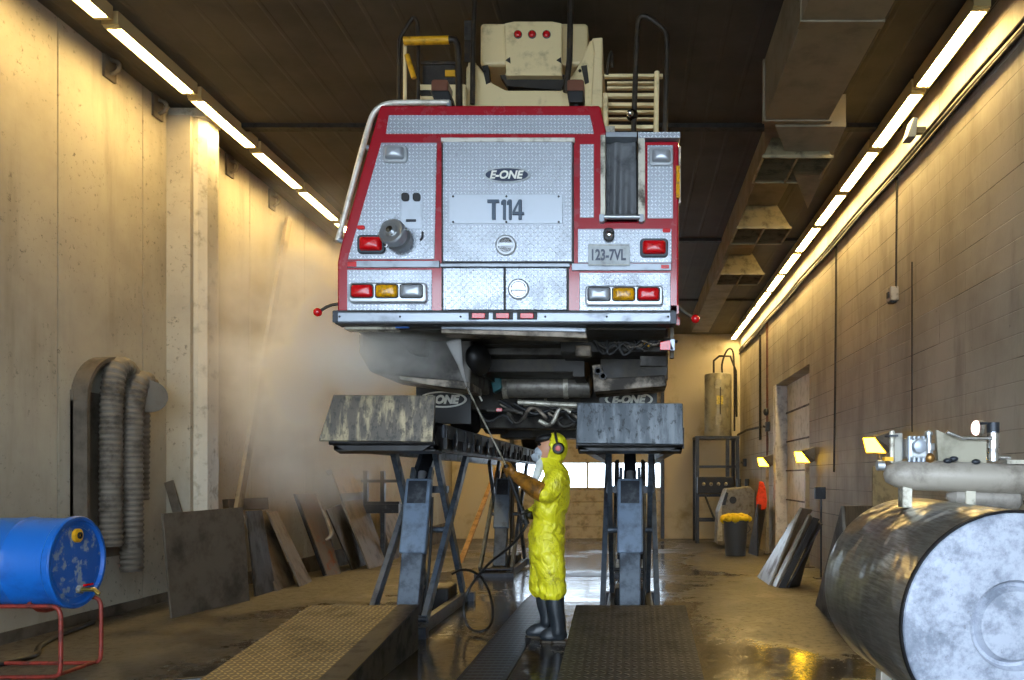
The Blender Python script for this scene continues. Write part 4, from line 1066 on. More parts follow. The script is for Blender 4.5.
# drains in the floor
t = thing('floor_drain', 'long narrow grated floor drain running between the two ramps', 'drain', (-1.02, 8, 0))
MB().prism([(y, fz(y) + .006) for y in (3.6, 9, 10.5)] + [(y, fz(y) - .03) for y in (10.5, 9, 3.6)], 'x', -1.165, -.885).build('grating', 'grate', t)
for x in (-1.18, -.87): MB().prism([(y, fz(y) + .008) for y in (3.6, 9, 10.5)] + [(y, fz(y) - .03) for y in (10.5, 9, 3.6)], 'x', x - .015, x + .015).build('edge_bar', 'steel_dark', t)
t = thing('cross_drain', 'grated floor drain running across the bay behind the person', 'drain', (-.9, 12.4, fz(12.4)))
MB().box(-1.6, -.3, 12.25, 12.6, fz(12.4) - .03, fz(12.25) + .008).build('grating', 'grate', t)

# ------------------------------------------------------------------ person washing the underside
def fuse(mb, name, mat, parent, voxel=.014, smooth=6):
    me = bpy.data.meshes.new(name); me.from_pydata([tuple(v) for v in mb.v], [], mb.f)
    ob = bpy.data.objects.new(name, me); COL.objects.link(ob)
    r = ob.modifiers.new('r', 'REMESH'); r.mode = 'VOXEL'; r.voxel_size = voxel; r.use_smooth_shade = True
    s = ob.modifiers.new('s', 'SMOOTH'); s.factor = .5; s.iterations = smooth
    bpy.context.view_layer.update(); dg = bpy.context.evaluated_depsgraph_get()
    m2 = bpy.data.meshes.new_from_object(ob.evaluated_get(dg)); bpy.data.objects.remove(ob)
    m = MB(); m.add([v.co.copy() for v in m2.vertices], [tuple(p.vertices) for p in m2.polygons])
    return m.build(name, mat, parent, smooth=180, weld=False)
YP = 6.87; DP = YP / F
def P(px, py, dy=0): p = W(px, py, YP); p.y += dy; return p
def loft(mb, rings, seg=28):
    """rings: (px centre, py, half width px, half depth m, dy)"""
    vs = []; fs = []; n = len(rings)
    for cx, py, hw, hy, dy in rings:
        c = P(cx, py, dy)
        for k in range(seg):
            a = 2 * math.pi * k / seg; vs.append(c + Vector((math.cos(a) * hw * DP, math.sin(a) * hy, 0)))
    for i in range(n - 1):
        for k in range(seg):
            a, b = i * seg + k, i * seg + (k + 1) % seg; fs.append((a, a + seg, b + seg, b))
    fs += [tuple(range(seg)), tuple(range((n - 1) * seg, n * seg))[::-1]]
    return mb.add(vs, fs)
per = thing('person', 'person in yellow coveralls, ear muffs and respirator standing and aiming a spray lance upward', 'person', (P(548, 0).x, YP, 0))
b = MB()
loft(b, [(553, 463, 7, .075, 0), (556, 468, 8.5, .10, 0), (557, 473, 10.5, .17, 0), (556.5, 480, 13, .215, 0), (554, 490, 15.5, .225, 0), (551.5, 503, 17, .215, 0), (549.5, 514, 16, .195, 0), (548.5, 521, 15, .185, 0), (547, 533, 17.8, .205, 0), (547, 548, 17.5, .21, 0), (546.5, 558, 16, .20, 0), (546, 565, 12, .17, 0)])
b.tube([P(550, 552, -.095), P(552, 568, -.10), P(553, 582, -.10), P(553.5, 591, -.10), P(553.5, 597, -.10)], [.125, .122, .112, .118, .085], 20, 1)
b.tube([P(545, 552, .095), P(542.5, 568, .10), P(541, 582, .10), P(541, 591, .10), P(541.5, 597, .10)], [.125, .120, .110, .112, .085], 20, 1)
b.tube([P(558, 475, -.16), P(557.5, 482, -.21), P(553, 491, -.24), P(549, 494, -.245), P(541, 490, -.22), P(532, 484.5, -.18)], [.085, .082, .074, .072, .062, .052], 18, 1)
b.tube([P(554, 475, .16), P(551, 485, .21), P(545, 501, .23), P(541, 508, .21), P(534, 512, .14), P(528, 515, .07)], [.085, .08, .07, .066, .056, .045], 18, 1)
b.tube([P(553, 468), P(551, 460), P(550, 455)], [.068, .066, .07], 16)
rt = Matrix.Rotation(math.radians(18), 3, 'Y')
b.ball(P(548.5, 449), (.098, .078, .118), 22, 16, rt)          # skull, chin lifted
b.ball(P(545, 455), (.055, .05, .05), 14, 10)                  # jaw
b.ball(P(539.2, 449.2), (.018, .013, .022), 10, 8)             # nose
body = fuse(b, 'body', 'suit', per, .013, 5)
from mathutils import noise as mn
vn = [v.normal.copy() for v in body.data.vertices]
for v, n_ in zip(body.data.vertices, vn):
    w_ = Vector((v.co.x, v.co.y, v.co.z))
    if w_.z > 1.50: continue
    q_ = Vector((w_.x * 5 + w_.z * 3, w_.y * 5, w_.z * 11 + w_.x * 4))
    f_ = mn.noise(q_) + .6 * mn.noise(q_ * 1.9 + Vector((3, 1, 7)))
    v.co += n_ * .011 * (1 - 2 * abs(f_))
body.data.materials.append(M['skin'])
hc = P(546, 450); org = Vector(per['_o'])
for p in body.data.polygons:
    c = p.center + org
    if c.z > P(0, 459).z and c.x < P(553, 0).x and c.z < P(0, 437).z: p.material_index = 1
# hood
m = MB(); m.ball(P(553.5, 449.5), (.120, .108, .148), 36, 26, rt)
ctr = P(553.5, 449.5); keep = []
for f in m.f:
    c = sum((m.v[i] for i in f), Vector()) / len(f); d = (c - ctr).normalized()
    if d.dot(Vector((-.97, 0, .10)).normalized()) < .22: keep.append(f)
m.f = keep
hood = m.build('hood', 'suit', per, smooth=180); so = hood.modifiers.new('thick', 'SOLIDIFY'); so.thickness = .012
m = MB(); loft(m, [(549, 458, 10, .095, 0), (552, 465, 12, .12, 0), (556, 471, 12.5, .17, 0), (557, 476, 12, .2, 0)]); m.build('hood_collar', 'suit', per, smooth=60)
m = MB(); m.ball(P(545.5, 438.5), (.095, .088, .040), 18, 10, Matrix.Rotation(math.radians(-12), 3, 'Y')); m.build('cap', 'black', per, smooth=60)
m = MB(); m.ball(P(540.6, 444.8), (.028, .064, .017), 16, 10, rt); m.build('goggles', 'black_gloss', per, smooth=60)
for s in (-1, 1):
    e = MB().ball(P(541, 445.5, s * .035), (.014, .014, .014), 12, 8).build('eye', 'letter_pale', per, smooth=60)
# respirator
mk = MB().ball(P(542, 452.5), (.066, .064, .052), 20, 12, rt).build('respirator', 'mask_grey', per, smooth=60)
for s in (-1, 1): MB().lathe(P(537.5, 456.5, s * .05), (-.5, s * .7, -.5), [(0, .035), (.03, .038), (.034, .03), (.034, 0)], 18).build('filter', 'mask_grey', mk, smooth=40)
MB().ball(P(536.5, 452), (.02, .022, .02), 12, 8).build('valve', 'steel_dark', mk, smooth=60)
MB().tube([P(541, 459, -.02), P(540.5, 468, -.1), P(538.5, 476, -.14), P(536, 481, -.12)], [.032, .036, .036, .018], 12, 1).build('white_scarf', 'white_cloth', per, smooth=60)
for s in (-1, 1):
    mf = MB().lathe(P(559.5, 449, s * .085), (0, s, 0), [(0, .046), (.02, .052), (.045, .048), (.055, .04), (.055, 0)], 24).build('ear_muff', 'black', per, smooth=40)
    MB().lathe(P(559.5, 449, s * .138), (0, s, 0), [(0, .026), (.008, .022), (.010, 0)], 20).build('muff_cap', 'muff_red', mf, smooth=40)
mbd = [P(558.5, 446, -.10), P(556, 433.5, -.07), P(555, 431.3, 0), P(556, 433.5, .07), P(558.5, 446, .10)]
MB().tube(mbd, .011, 10, 2).build('muff_band', 'black', per, smooth=60)
# boots
def boot(heel, toe, top, dy, r):
    m = MB()
    ank = P((heel[0] * .62 + toe[0] * .38), heel[1] - 9, dy)
    m.tube([P(top[0], top[1], dy), P(top[0] + .2, top[1] + 12, dy), P(heel[0] - 7, heel[1] - 18, dy), P(heel[0] - 7, heel[1] - 7, dy)], [r * 1.05, r, r * .85, r * .82], 20, 1)
    hx, tx_ = P(heel[0], 0).x, P(toe[0], 0).x; gz = .0
    L = abs(tx_ - hx)
    m.ball((hx - .075, YP + dy, gz + .06), (.085, .052, .062), 16, 10); m.ball((hx - L * .45, YP + dy, gz + .065), (.12, .05, .066), 16, 10); m.ball((tx_ + .085, YP + dy, gz + .05), (.09, .054, .05), 16, 10)
    o = fuse(m, 'boot', 'boot', per, .011, 4)
    s = MB(); pts = [(hx + .012, -.03), (hx + .005, -.05), (hx - .1, -.045), (tx_ + .1, -.06), (tx_ + .02, -.04), (tx_ - .005, 0), (tx_ + .02, .04), (tx_ + .1, .06), (hx - .1, .045), (hx + .005, .05), (hx + .012, .03)]
    s.prism([(x, YP + dy + y) for x, y in pts], 'z', .0, .022)
    s.build('sole', 'boot_sole', o, bevel=.004)
boot((566.5, 639), (541, 639), (556, 593), -.10, .078)
boot((553, 634), (524, 634), (543, 593), .10, .074)
# lance
LA, LB_, LC = P(527, 524, -.02), P(510.5, 470.5, -.12), W(466.5, 386.5, 6.34)
ln = thing('spray_lance', 'long thin pressure lance held up by the person, spraying under the truck', 'spray lance', LA)
ld = (LC - LB_).normalized()
MB().tube([LB_ - ld * .12, LC - ld * .05], .0068, 10).build('barrel', 'alu_dirty', ln, smooth=60)
MB().tube([LC - ld * .06, LC], [.012, .008], 10).build('nozzle', 'chrome', ln, smooth=60)
lg = (LB_ - LA).normalized()
MB().tube([LA + lg * .02, LB_ + ld * .06], .017, 12).build('grip_tube', 'black', ln, smooth=60)
MB().tube([LA, LA + lg * .16], [.028, .024], 12).build('gun_body', 'steel_black', ln, smooth=60, bevel=.004)
MB().tube([LA + lg * .10 + Vector((-.03, 0, 0)), LA + Vector((-.05, 0, -.02))], .008, 8).build('trigger', 'steel_dark', ln, smooth=60)
def glove(wrist, g, a, name, mat, cuff=None, r=.024, side=1):
    """hand closed round a rod: g grip point on the rod, a rod direction; palm, four unequal fingers and a thumb"""
    a = Vector(a).normalized(); g = Vector(g); wrist = Vector(wrist)
    bd = (g - wrist); bd = (bd - a * bd.dot(a)).normalized(); n = a.cross(bd).normalized() * side
    m = MB()
    pc = g - bd * (r + .018)
    m.ball(pc - bd * .012, (.044, .044, .044), 14, 10, Matrix((a, bd * .55, n * .8)).transposed())
    m.tube([wrist, wrist.lerp(pc, .6), pc - bd * .008], [.034, .032, .034], 14)
    for i, (off, ln_) in enumerate(((-.036, .80), (-.012, .95), (.012, 1.0), (.035, .92))):
        pts = []
        for j, deg in enumerate((165, 115, 55, 5, -45)):
            th = math.radians(165 - (165 - deg) * ln_); rr = r + .011
            pts.append(g + a * off + (-bd * -math.cos(th) * rr if False else bd * math.cos(th) * rr) + n * math.sin(th) * rr)
        m.tube(pts, [.0115, .0115, .0108, .0100, .0085], 10, 1)
    tp = [pc + a * .03 - n * .012, g + a * .045 - n * (r + .012) - bd * .01, g + a * .05 - n * (r + .008) + bd * .022, g + a * .042 - n * .006 + bd * (r + .012)]
    m.tube(tp, [.017, .014, .012, .010], 10, 1)
    if cuff: m.tube(cuff[0], cuff[1], 18, 1)
    return fuse(m, name, mat, per, .0065, 3)
glove(P(516.5, 475, -.135), LB_, ld, 'glove', 'glove_brown', ([P(547, 492.5, -.245), P(540, 489.5, -.225), P(530, 483, -.18), P(521, 477.5, -.15), P(516, 475, -.135)], [.083, .080, .068, .052, .038]))
g2 = LA + lg * .07
glove(P(530, 515, .06), g2, lg, 'glove', 'glove_dark', ([P(537, 511, .16), P(531, 514.5, .08), P(528.5, 516, .05)], [.062, .05, .036]), r=.03, side=-1)
hs = [LA, P(521, 535, .0), P(505, 551, .15), P(487, 563, .3), P(474, 576, .35), W(466, 592, 7.3), W(463, 612, 7.15), W(468, 629, 7.2), W(482, 633, 7.05), W(493, 624, 7.2), W(493, 604, 7.3), W(486, 582, 7.5), W(474, 571, 7.6), W(462, 569, 7.75), W(452, 574, 7.8)]
for p in hs: p.z = max(p.z, .014)
tag(MB().tube(hs, .0125, 10, 3).build('pressure_hose', 'hose_black', smooth=60), 'thin black pressure hose looping down from the spray lance to the floor', 'hose')

# spray and steam
def vol(name, density, color=(1, 1, 1, 1), scale=1.2, lo=.45, hi=.75, center=None, rad=(1, 1, 1), aniso=.0):
    m_ = bpy.data.materials.new(name); m_.use_nodes = True; t = m_.node_tree; t.nodes.clear()
    out = t.nodes.new('ShaderNodeOutputMaterial'); v = t.nodes.new('ShaderNodeVolumePrincipled')
    v.inputs['Color'].default_value = color; v.inputs['Anisotropy'].default_value = aniso
    tc = t.nodes.new('ShaderNodeTexCoord'); n = t.nodes.new('ShaderNodeTexNoise'); n.inputs['Scale'].default_value = scale; n.inputs['Detail'].default_value = 5; n.inputs['Roughness'].default_value = .6
    t.links.new(tc.outputs['Object'], n.inputs['Vector'])
    mr = t.nodes.new('ShaderNodeMapRange'); mr.interpolation_type = 'SMOOTHSTEP'; t.links.new(n.outputs[0], mr.inputs[0]); mr.inputs[1].default_value = lo; mr.inputs[2].default_value = hi
    mp = t.nodes.new('ShaderNodeMapping'); t.links.new(tc.outputs['Object'], mp.inputs[0]); mp.inputs['Scale'].default_value = [1 / r for r in rad]
    ln_ = t.nodes.new('ShaderNodeVectorMath'); ln_.operation = 'LENGTH'; t.links.new(mp.outputs[0], ln_.inputs[0])
    fo = t.nodes.new('ShaderNodeMapRange'); fo.interpolation_type = 'SMOOTHSTEP'; t.links.new(ln_.outputs['Value'], fo.inputs[0])
    fo.inputs[1].default_value = 1.0; fo.inputs[2].default_value = .25; fo.inputs[3].default_value = 0; fo.inputs[4].default_value = 1
    mu = t.nodes.new('ShaderNodeMath'); mu.operation = 'MULTIPLY'; t.links.new(mr.outputs[0], mu.inputs[0]); t.links.new(fo.outputs[0], mu.inputs[1])
    m2 = t.nodes.new('ShaderNodeMath'); m2.operation = 'MULTIPLY'; t.links.new(mu.outputs[0], m2.inputs[0]); m2.inputs[1].default_value = density
    t.links.new(m2.outputs[0], v.inputs['Density']); t.links.new(v.outputs[0], out.inputs['Volume'])
    return m_
def cloud(c, rad, density, scale, lo, hi, lab, name='steam_cloud'):
    m = MB().ball((0, 0, 0), rad, 24, 16); m.v = [v + Vector(c) for v in m.v]
    o = m.build(name, vol(name, density, (.95, .94, .9, 1), scale, lo, hi, rad=rad), base=c)
    return tag(o, lab, 'steam', kind='stuff')
cloud((-3.25, 8.5, 2.7), (1.35, 1.6, 1.95), 3.4, 1.1, .36, .66, 'white steam drifting beside the left wall and the rear left corner of the truck')
cloud((-2.05, 6.35, 2.42), (.75, .55, .42), 4.5, 2.2, .35, .6, 'steam billowing under the rear left corner of the truck')
sp0 = LC; sp1 = W(453.5, 341, 6.16); sd = sp1 - sp0
m = MB().lathe(sp0, sd, [(0, .006), (sd.length * .5, .022), (sd.length, .06)], 16)
sv = bpy.data.materials.new('water_spray'); sv.use_nodes = True; t_ = sv.node_tree; t_.nodes.clear()
o_ = t_.nodes.new('ShaderNodeOutputMaterial'); v_ = t_.nodes.new('ShaderNodeVolumePrincipled'); v_.inputs['Color'].default_value = (1, 1, 1, 1); v_.inputs['Density'].default_value = 18; t_.links.new(v_.outputs[0], o_.inputs['Volume'])
tag(m.build('water_spray', sv, base=sp0), 'white cone of water spray leaving the lance tip under the truck', 'spray', kind='stuff')

# ------------------------------------------------------------------ blue drum on its red stand, left
R_ = .318; Yd = 5.72; dx = -3.94; zc = CH - 85 * Yd / F
t = thing('drum', 'blue plastic drum lying on its side on a red tube stand', 'drum', (dx - .45, Yd, zc - R_))
prof = [(-1.0, 0), (-1.0, R_ - .02), (-.97, R_), (-.70, R_), (-.68, R_ + .008), (-.65, R_), (-.34, R_), (-.32, R_ + .008), (-.29, R_), (-.06, R_ - .004), (-.045, R_ + .010), (-.01, R_ + .012), (0, R_ + .004), (0, R_ - .018)]
MB().lathe((dx, Yd, zc), (1, .05, 0), prof, 56, caps=False).build('body', 'blue_plastic', t, smooth=35)
MB().lathe((dx, Yd, zc), (1, .05, 0), [(0, R_ - .016), (-.025, R_ - .022), (-.028, R_ - .06), (-.02, R_ - .07), (-.02, 0)], 56, caps=False).build('end_panel', 'blue_scuffed', t, smooth=35)
cp = MB().lathe((dx - .02, Yd + .0, zc + .19), (1, .05, 0), [(0, .05), (.02, .05), (.024, .04), (.024, 0)], 24).build('bung', 'yellow', t, smooth=35)
MB().lathe((dx + .004, Yd, zc + .19), (1, .05, 0), [(0, .025), (.008, .025), (.009, .012), (0, .012)], 16).build('bung_recess', 'steel_dark', cp)
tp = MB().tube([(dx - .03, Yd + .02, zc - .20), (dx + .10, Yd + .02, zc - .20), (dx + .13, Yd + .02, zc - .235)], .016, 10).build('tap', simple('brass', '8d7a3c', .3, .8), t, smooth=60)
MB().box(dx + .05, dx + .065, Yd - .03, Yd + .06, zc - .17, zc - .155).build('tap_handle', 'lens_red', tp)
MB().lathe((dx - .03, Yd + .02, zc - .2), (1, 0, 0), [(0, .03), (.04, .03)], 6).build('tap_nut', 'alu_dirty', tp)
s = thing('drum_stand', 'rusty red bent tube stand carrying the blue drum', 'stand', (dx - .45, Yd, 0))
zt = zc - R_ - .005; zl = .105
for yy in (-.21, .21):
    y = Yd + yy; zr = zc - math.sqrt((R_ + .02) ** 2 - .21 ** 2) - .018
    MB().tube([(dx - 1.1, y, zr), (dx - .10, y, zr), (dx - .01, y, zr), (dx + .02, y, zr - .05), (dx + .02, y, zr - .12), (dx + .02, y, .10), (dx + .01, y, .03), (dx - .08, y, .02), (dx - 1.1, y, .02)], .015, 10, 2).build('side_tube', 'red_steel', s, smooth=60)
MB().tube([(dx - .02, Yd - .21, .03), (dx - .02, Yd + .21, .03)], .014, 10).build('cross_tube', 'red_steel', s, smooth=60)
for x in (dx - .2, dx - .95): MB().tube([(x, Yd - .21, zc - R_ + .055), (x, Yd - .1, zc - R_ - .022), (x, Yd + .1, zc - R_ - .022), (x, Yd + .21, zc - R_ + .055)], .014, 8, 1).build('cradle', 'red_steel', s, smooth=60)
tag(MB().tube([(-4.75, 5.35, .03), (-4.3, 5.05, .03), (-3.95, 5.3, .03), (-3.78, 5.12, .03), (-4.1, 4.98, .03), (-4.6, 5.0, .03)], .025, 10, 3).build('hose', 'rope', smooth=60), 'dirty yellow and white hose end lying on the floor below the blue drum', 'hose')
tag(MB().tube([(-5.1, 7.6, .02), (-4.9, 6.6, .02), (-4.5, 6.1, .02), (-4.9, 5.6, .02), (-5.1, 4.8, .02)], .022, 8, 3).build('hose', 'hose_black', smooth=60), 'black hose lying along the foot of the left wall behind the drum', 'hose')
tag(MB().tube([(-2.62, 5.62, .02), (-2.85, 5.5, .02), (-3.2, 5.36, .02), (-3.55, 5.15, .02), (-3.8, 4.6, .02)], .018, 8, 2).build('hose', 'hose_black', smooth=60), 'thin black hose on the floor running to the left ramp', 'hose')

# ------------------------------------------------------------------ exhaust hoses over their saddle, left wall
def corr(parent, pts, r, name='hose', mat='hose', sm=3):
    pts = [Vector(p) for p in pts]
    for _ in range(sm):
        n = [pts[0]]
        for i in range(len(pts) - 1): n += [pts[i] * .75 + pts[i + 1] * .25, pts[i] * .25 + pts[i + 1] * .75]
        pts = n + [pts[-1]]
    L = [0]
    for i in range(1, len(pts)): L.append(L[-1] + (pts[i] - pts[i - 1]).length)
    st = .0135; N = int(L[-1] / st); out = []; rs = []; j = 0
    for k in range(N + 1):
        s_ = k * st
        while j < len(L) - 2 and L[j + 1] < s_: j += 1
        f = (s_ - L[j]) / max(L[j + 1] - L[j], 1e-6); out.append(pts[j].lerp(pts[j + 1], min(f, 1))); rs.append(r * (1 if (k // 2) % 2 else .91))
    o = MB().tube(out, rs, 20).build(name, mat, parent, smooth=25); return o
t = thing('exhaust_hose_rack', 'pair of grey ribbed exhaust hoses hung over a round saddle on the left wall', 'hose', (XL, 8.0, .3))
sad = MB(); n = 20; yc, zc2, ro = 7.97, 2.12, .47
vs = []
for i in range(n + 1):
    a = math.pi * i / n; c, s_ = math.cos(a), math.sin(a)
    for rr, x in ((ro, XL + .001), (ro, XL + .16), (ro - .04, XL + .16), (ro - .04, XL + .001)): vs.append((x, yc - c * rr, zc2 + s_ * rr))
sad.add(vs, [(i * 4 + k, i * 4 + (k + 1) % 4, i * 4 + 4 + (k + 1) % 4, i * 4 + 4 + k) for i in range(n) for k in range(4)] + [(0, 1, 2, 3), (n * 4 + 3, n * 4 + 2, n * 4 + 1, n * 4)])
sad.box(XL + .001, XL + .16, yc - ro, yc - ro + .04, .55, zc2)
sad.build('saddle', 'steel_brown', t, smooth=40)
MB().box(XL, XL + .03, yc - ro, yc + ro - .1, .6, zc2 + .1).build('back_plate', 'steel_tan', t)
xh = XL + .17
corr(t, [(xh, 7.83, .72), (xh, 7.83, 1.6), (xh, 7.84, 2.2), (xh, 7.90, 2.50), (xh - .01, 8.12, 2.50), (xh - .03, 8.33, 2.2), (xh - .05, 8.36, 1.8), (xh - .06, 8.36, 1.15)], .105)
corr(t, [(xh + .05, 8.08, .45), (xh + .05, 8.07, 1.5), (xh + .05, 8.07, 2.1), (xh + .06, 8.13, 2.36), (xh + .07, 8.28, 2.40), (xh + .07, 8.36, 2.26)], .11)
e = MB().lathe((xh + .09, 8.30, 2.24), (.55, -.75, -.12), [(0, .13), (.10, .16), (.12, .16), (.125, 0)], 28).build('end_cap', 'steel_tan', t, smooth=35)

# ------------------------------------------------------------------ sheets leaning along the left wall
G = 'metal sheets leaning along the left wall'
lean((172, 618), (250, 600.5), (163, 513.5), (243, 507), .0, .025, 'steel_brown', 'largest brown steel sheet leaning at the front of the left wall beside the pilaster', G)
lean((256, 596.5), (276, 590.5), (247, 511), (262, 510), .03, .02, 'sheet_dark', 'near-black filler piece just behind the largest brown sheet on the left', G)  # near-black piece filling the dark gap between two sheets
lean((277, 591), (296, 584), (242, 511), (266, 510.5), .05, .025, 'steel_brown', 'grey brown sheet, second from the largest along the left wall', G)
lean((301.5, 586.5), (312, 581), (268, 512), (277.5, 511), .05, .025, 'steel_tan', 'narrow tan sheet, third along the left wall, with a pale folded foot', G)
board([(229, 509.5, 10.1), (269, 509, 10.6), (268, 497.5, 10.6), (228, 499, 10.1)], .12, 'steel_brown', 'small flat box lid lying across the tops of the left sheets', 'metal_tray', 'tray')
# bent rust sheet: a flat leaf with a rolled lower flange
t = thing('bent_sheet', 'bent rust stained sheet with a curled shiny edge, middle of the left row', 'metal sheet', onfloor(325, 576)[:0] + tuple(W(*onfloor(325, 576))), G)
p0, p1 = onfloor(324, 576), onfloor(341, 573.5)
MB().slab([W(*p0), W(*p1), W(329, 530, p1[2] + .05), W(316, 493, p1[2] + .1), W(294, 494, p0[2] + .1)], .02).build('leaf', 'steel_rust', t, bevel=.004)
MB().tube([W(317, 497, p1[2] + .05), W(330, 527, p1[2] + .0), W(332, 536, p1[2] - .05), W(326, 540, p1[2] - .1)], [.01, .03, .04, .02], 10, 1).build('curled_edge', 'steel_white', t, smooth=60)
MB().slab([W(294, 494, p0[2] + .09), W(297, 494, p0[2] + .06), W(327, 575, p0[2] - .05), W(324, 576, p0[2])], .02).build('fold', 'steel_dark', t)
lean((353, 570), (367, 564), (327, 510), (341, 504), -.75, .025, 'sheet_dark', 'black sheet between the bent rust sheet and the tall tan sheet', G)
t = thing('folded_panel', 'tallest sheet of the left row, folded at its tan top, leaning near the left lift', 'metal sheet', tuple(W(*onfloor(378, 567))), G)
p0, p1 = onfloor(369.5, 569), onfloor(388.5, 563.5)
MB().slab([W(*p0), W(*p1), W(364.5, 499, p1[2] + .04), W(343, 501, p0[2] + .04)], .025).build('lower_leaf', 'steel_tan', t, bevel=.004)
MB().slab([W(343, 501, p0[2] + .03), W(364.5, 499, p1[2] + .03), W(363, 492, p1[2] + .04), W(341, 493.5, p0[2] + .04)], .03).build('middle_band', 'steel_dark', t)
MB().slab([W(341, 494, p0[2] + .04), W(363, 492.5, p1[2] + .04), W(350, 468.5, p1[2] - .35), W(331, 468.5, p0[2] - .35)], .025).build('upper_leaf', simple('tan_panel', '9a8154', .55, 0, '6d5a38', 4), t, bevel=.004)
MB().slab([W(331, 468.5, p0[2] - .36), W(326, 471, p0[2] - .5), W(329, 475, p0[2] - .5), W(333, 473, p0[2] - .36)], .012).build('side_flap', 'steel_dark', t)
lean((394, 560), (403, 555.5), (380, 513), (400, 512), .2, .02, 'steel_tan', 'last tan sheet of the left row, half hidden by the left lift', G)
t = thing('steel_rack', 'dark steel rack frame standing behind the left lift against the wall', 'rack', (-4.4, 15.0, fz(15)))
Y = 15.0; zf = fz(Y)
for px in (366, 383): c = W(px, 0, Y).x; MB().box(c - .04, c + .04, Y - .04, Y + .04, zf, W(0, 471, Y).z).build('post', 'steel_dark', t)
a, b2 = W(362, 0, Y).x, W(400, 0, Y).x
for py in (481, 503): MB().box(a, b2, Y - .05, Y + .05, W(0, py + 1.5, Y).z, W(0, py - 1.5, Y).z).build('rail', 'steel_dark', t)
MB().box(a, b2, Y - .1, Y + .2, W(0, 513, Y).z, W(0, 504, Y).z).build('shelf', 'steel_dark', t)
# long board leaning in the corner of the pilaster
tag(MB().beam((-4.95, 9.75, .02), (-5.16, 12.1, 5.3), .14, .05, (1, 0, 0)).build('timber_plank', simple('grey_timber', '8b7d63', .7, 0, '5f543f', 4), bevel=.004), 'long pale plank leaning diagonally along the left wall beyond the pilaster', 'plank')
tag(MB().beam((-4.75, 8.9, .02), (-5.2, 9.02, 1.35), .10, .03, (0, 1, 0)).build('steel_strut', 'steel_brown', bevel=.004), 'short steel bar leaning beside the pilaster behind the largest sheet', 'bar')
# timber seen through the left lift
Yt = 17.0
tag(MB().beam(W(480, 512, 17.5) - (W(497, 468, 20) - W(480, 512, 17.5)) * .92, W(497, 468, 20), .10, .05).build('wooden_plank', simple('orange_timber', '8a6534', .6, 0, '5d4423', 5), bevel=.004), 'slanting orange brown plank seen between the legs of the left lift', 'plank')

# ------------------------------------------------------------------ big steel tank, right foreground
A, B = Vector((1.379, 2.88, .867)), Vector((1.317, 3.84, .895)); ax = (B - A); L = ax.length; r = .412
t = thing('storage_tank', 'large dented polished steel tank with a scuffed white end, right foreground', 'tank', (1.35, 3.3, 0))
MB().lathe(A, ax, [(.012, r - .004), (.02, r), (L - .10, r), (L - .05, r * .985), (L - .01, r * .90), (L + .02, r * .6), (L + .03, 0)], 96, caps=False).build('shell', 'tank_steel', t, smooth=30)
en = MB().lathe(A, ax, [(.016, r - .003), (.0, r - .012), (-.002, r - .03), (-.012, r * .62), (-.012, r * .40), (.012, r * .37), (.014, r * .34), (-.012, r * .30), (-.02, 0)], 96, caps=False).build('end_cover', 'tank_end', t, smooth=25)
MB().lathe(A, ax, [(.006, r - .008), (-.002, r + .003), (.014, r + .004), (.018, r)], 96, caps=False).build('rim_seam', 'steel_black', t, smooth=40)
for y, s in ((3.02, -1), (3.02, 1), (3.66, -1), (3.66, 1)):
    x = 1.36 + s * .2
    MB().box(x - .025, x + .025, y - .04, y + .04, 0, .58).build('leg', 'alu_dirty', t, bevel=.004)
    MB().box(x - .06, x + .06, y - .07, y + .07, 0, .012).build('foot', 'steel_dark', t)
# slim white tank with pumps and pipes across the top
Yu = 3.45; d = Yu / F
def U(px, py): return ((px - VX) * d, CH - (py - VY) * d)
t2 = thing('receiver_tank', 'slim white horizontal tank with pipe fittings mounted above the big steel tank', 'tank', (1.5, Yu, 1.27))
x0, z = U(884, 474); x1 = 2.35; zc3 = U(0, 474)[1]; rr = .066
MB().lathe((x0, Yu, zc3), (1, 0, -.04), [(0, .012), (.012, rr * .55), (.05, rr * .82), (.11, rr), (x1 - x0 - .08, rr), (x1 - x0, rr * .6), (x1 - x0 + .01, 0)], 36).build('body', simple('dirty_white_tank', '948d82', .42, .1, '6a6258', 6, .45, .7), t2, smooth=40)
MB().lathe((U(948, 0)[0], Yu + .02, U(0, 496)[1]), (1, 0, -.06), [(0, .01), (.03, .042), (.3, .05), (.32, .03), (.33, 0)], 30).build('lower_drum', simple('grey_white', '857f77', .4, .2, '67615a', 8), t2, smooth=40)
MB().lathe((U(877, 0)[0], Yu, U(0, 465.5)[1]), (1, 0, 0), [(0, .022), (.03, .022)], 16).build('end_fitting', 'chrome_rough', t2, smooth=40)
q0, q1 = U(883.5, 0)[0], U(892, 0)[0]
MB().box(q0, q1, Yu - .02, Yu + .02, U(0, 461)[1] , U(0, 457)[1]).build('clamp', 'yellow', t2)
MB().tube([(U(892, 0)[0], Yu, U(0, 463)[1]), (U(892, 0)[0], Yu, U(0, 431)[1])], .011, 10).build('post', 'alu_dirty', t2)
MB().box(U(887, 0)[0], U(896, 0)[0], Yu - .03, Yu + .03, U(0, 437)[1], U(0, 435)[1]).build('post_bracket', 'steel_dark', t2)
MB().box(U(894, 0)[0], U(904, 0)[0], Yu + .02, Yu + .05, U(0, 462)[1], U(0, 433)[1]).build('grey_plate', 'steel_white', t2)
pm = MB().box(U(906, 0)[0], U(925, 0)[0], Yu - .04, Yu + .06, U(0, 459)[1], U(0, 438)[1]).build('pump_head', 'chrome_rough', t2, bevel=.01)
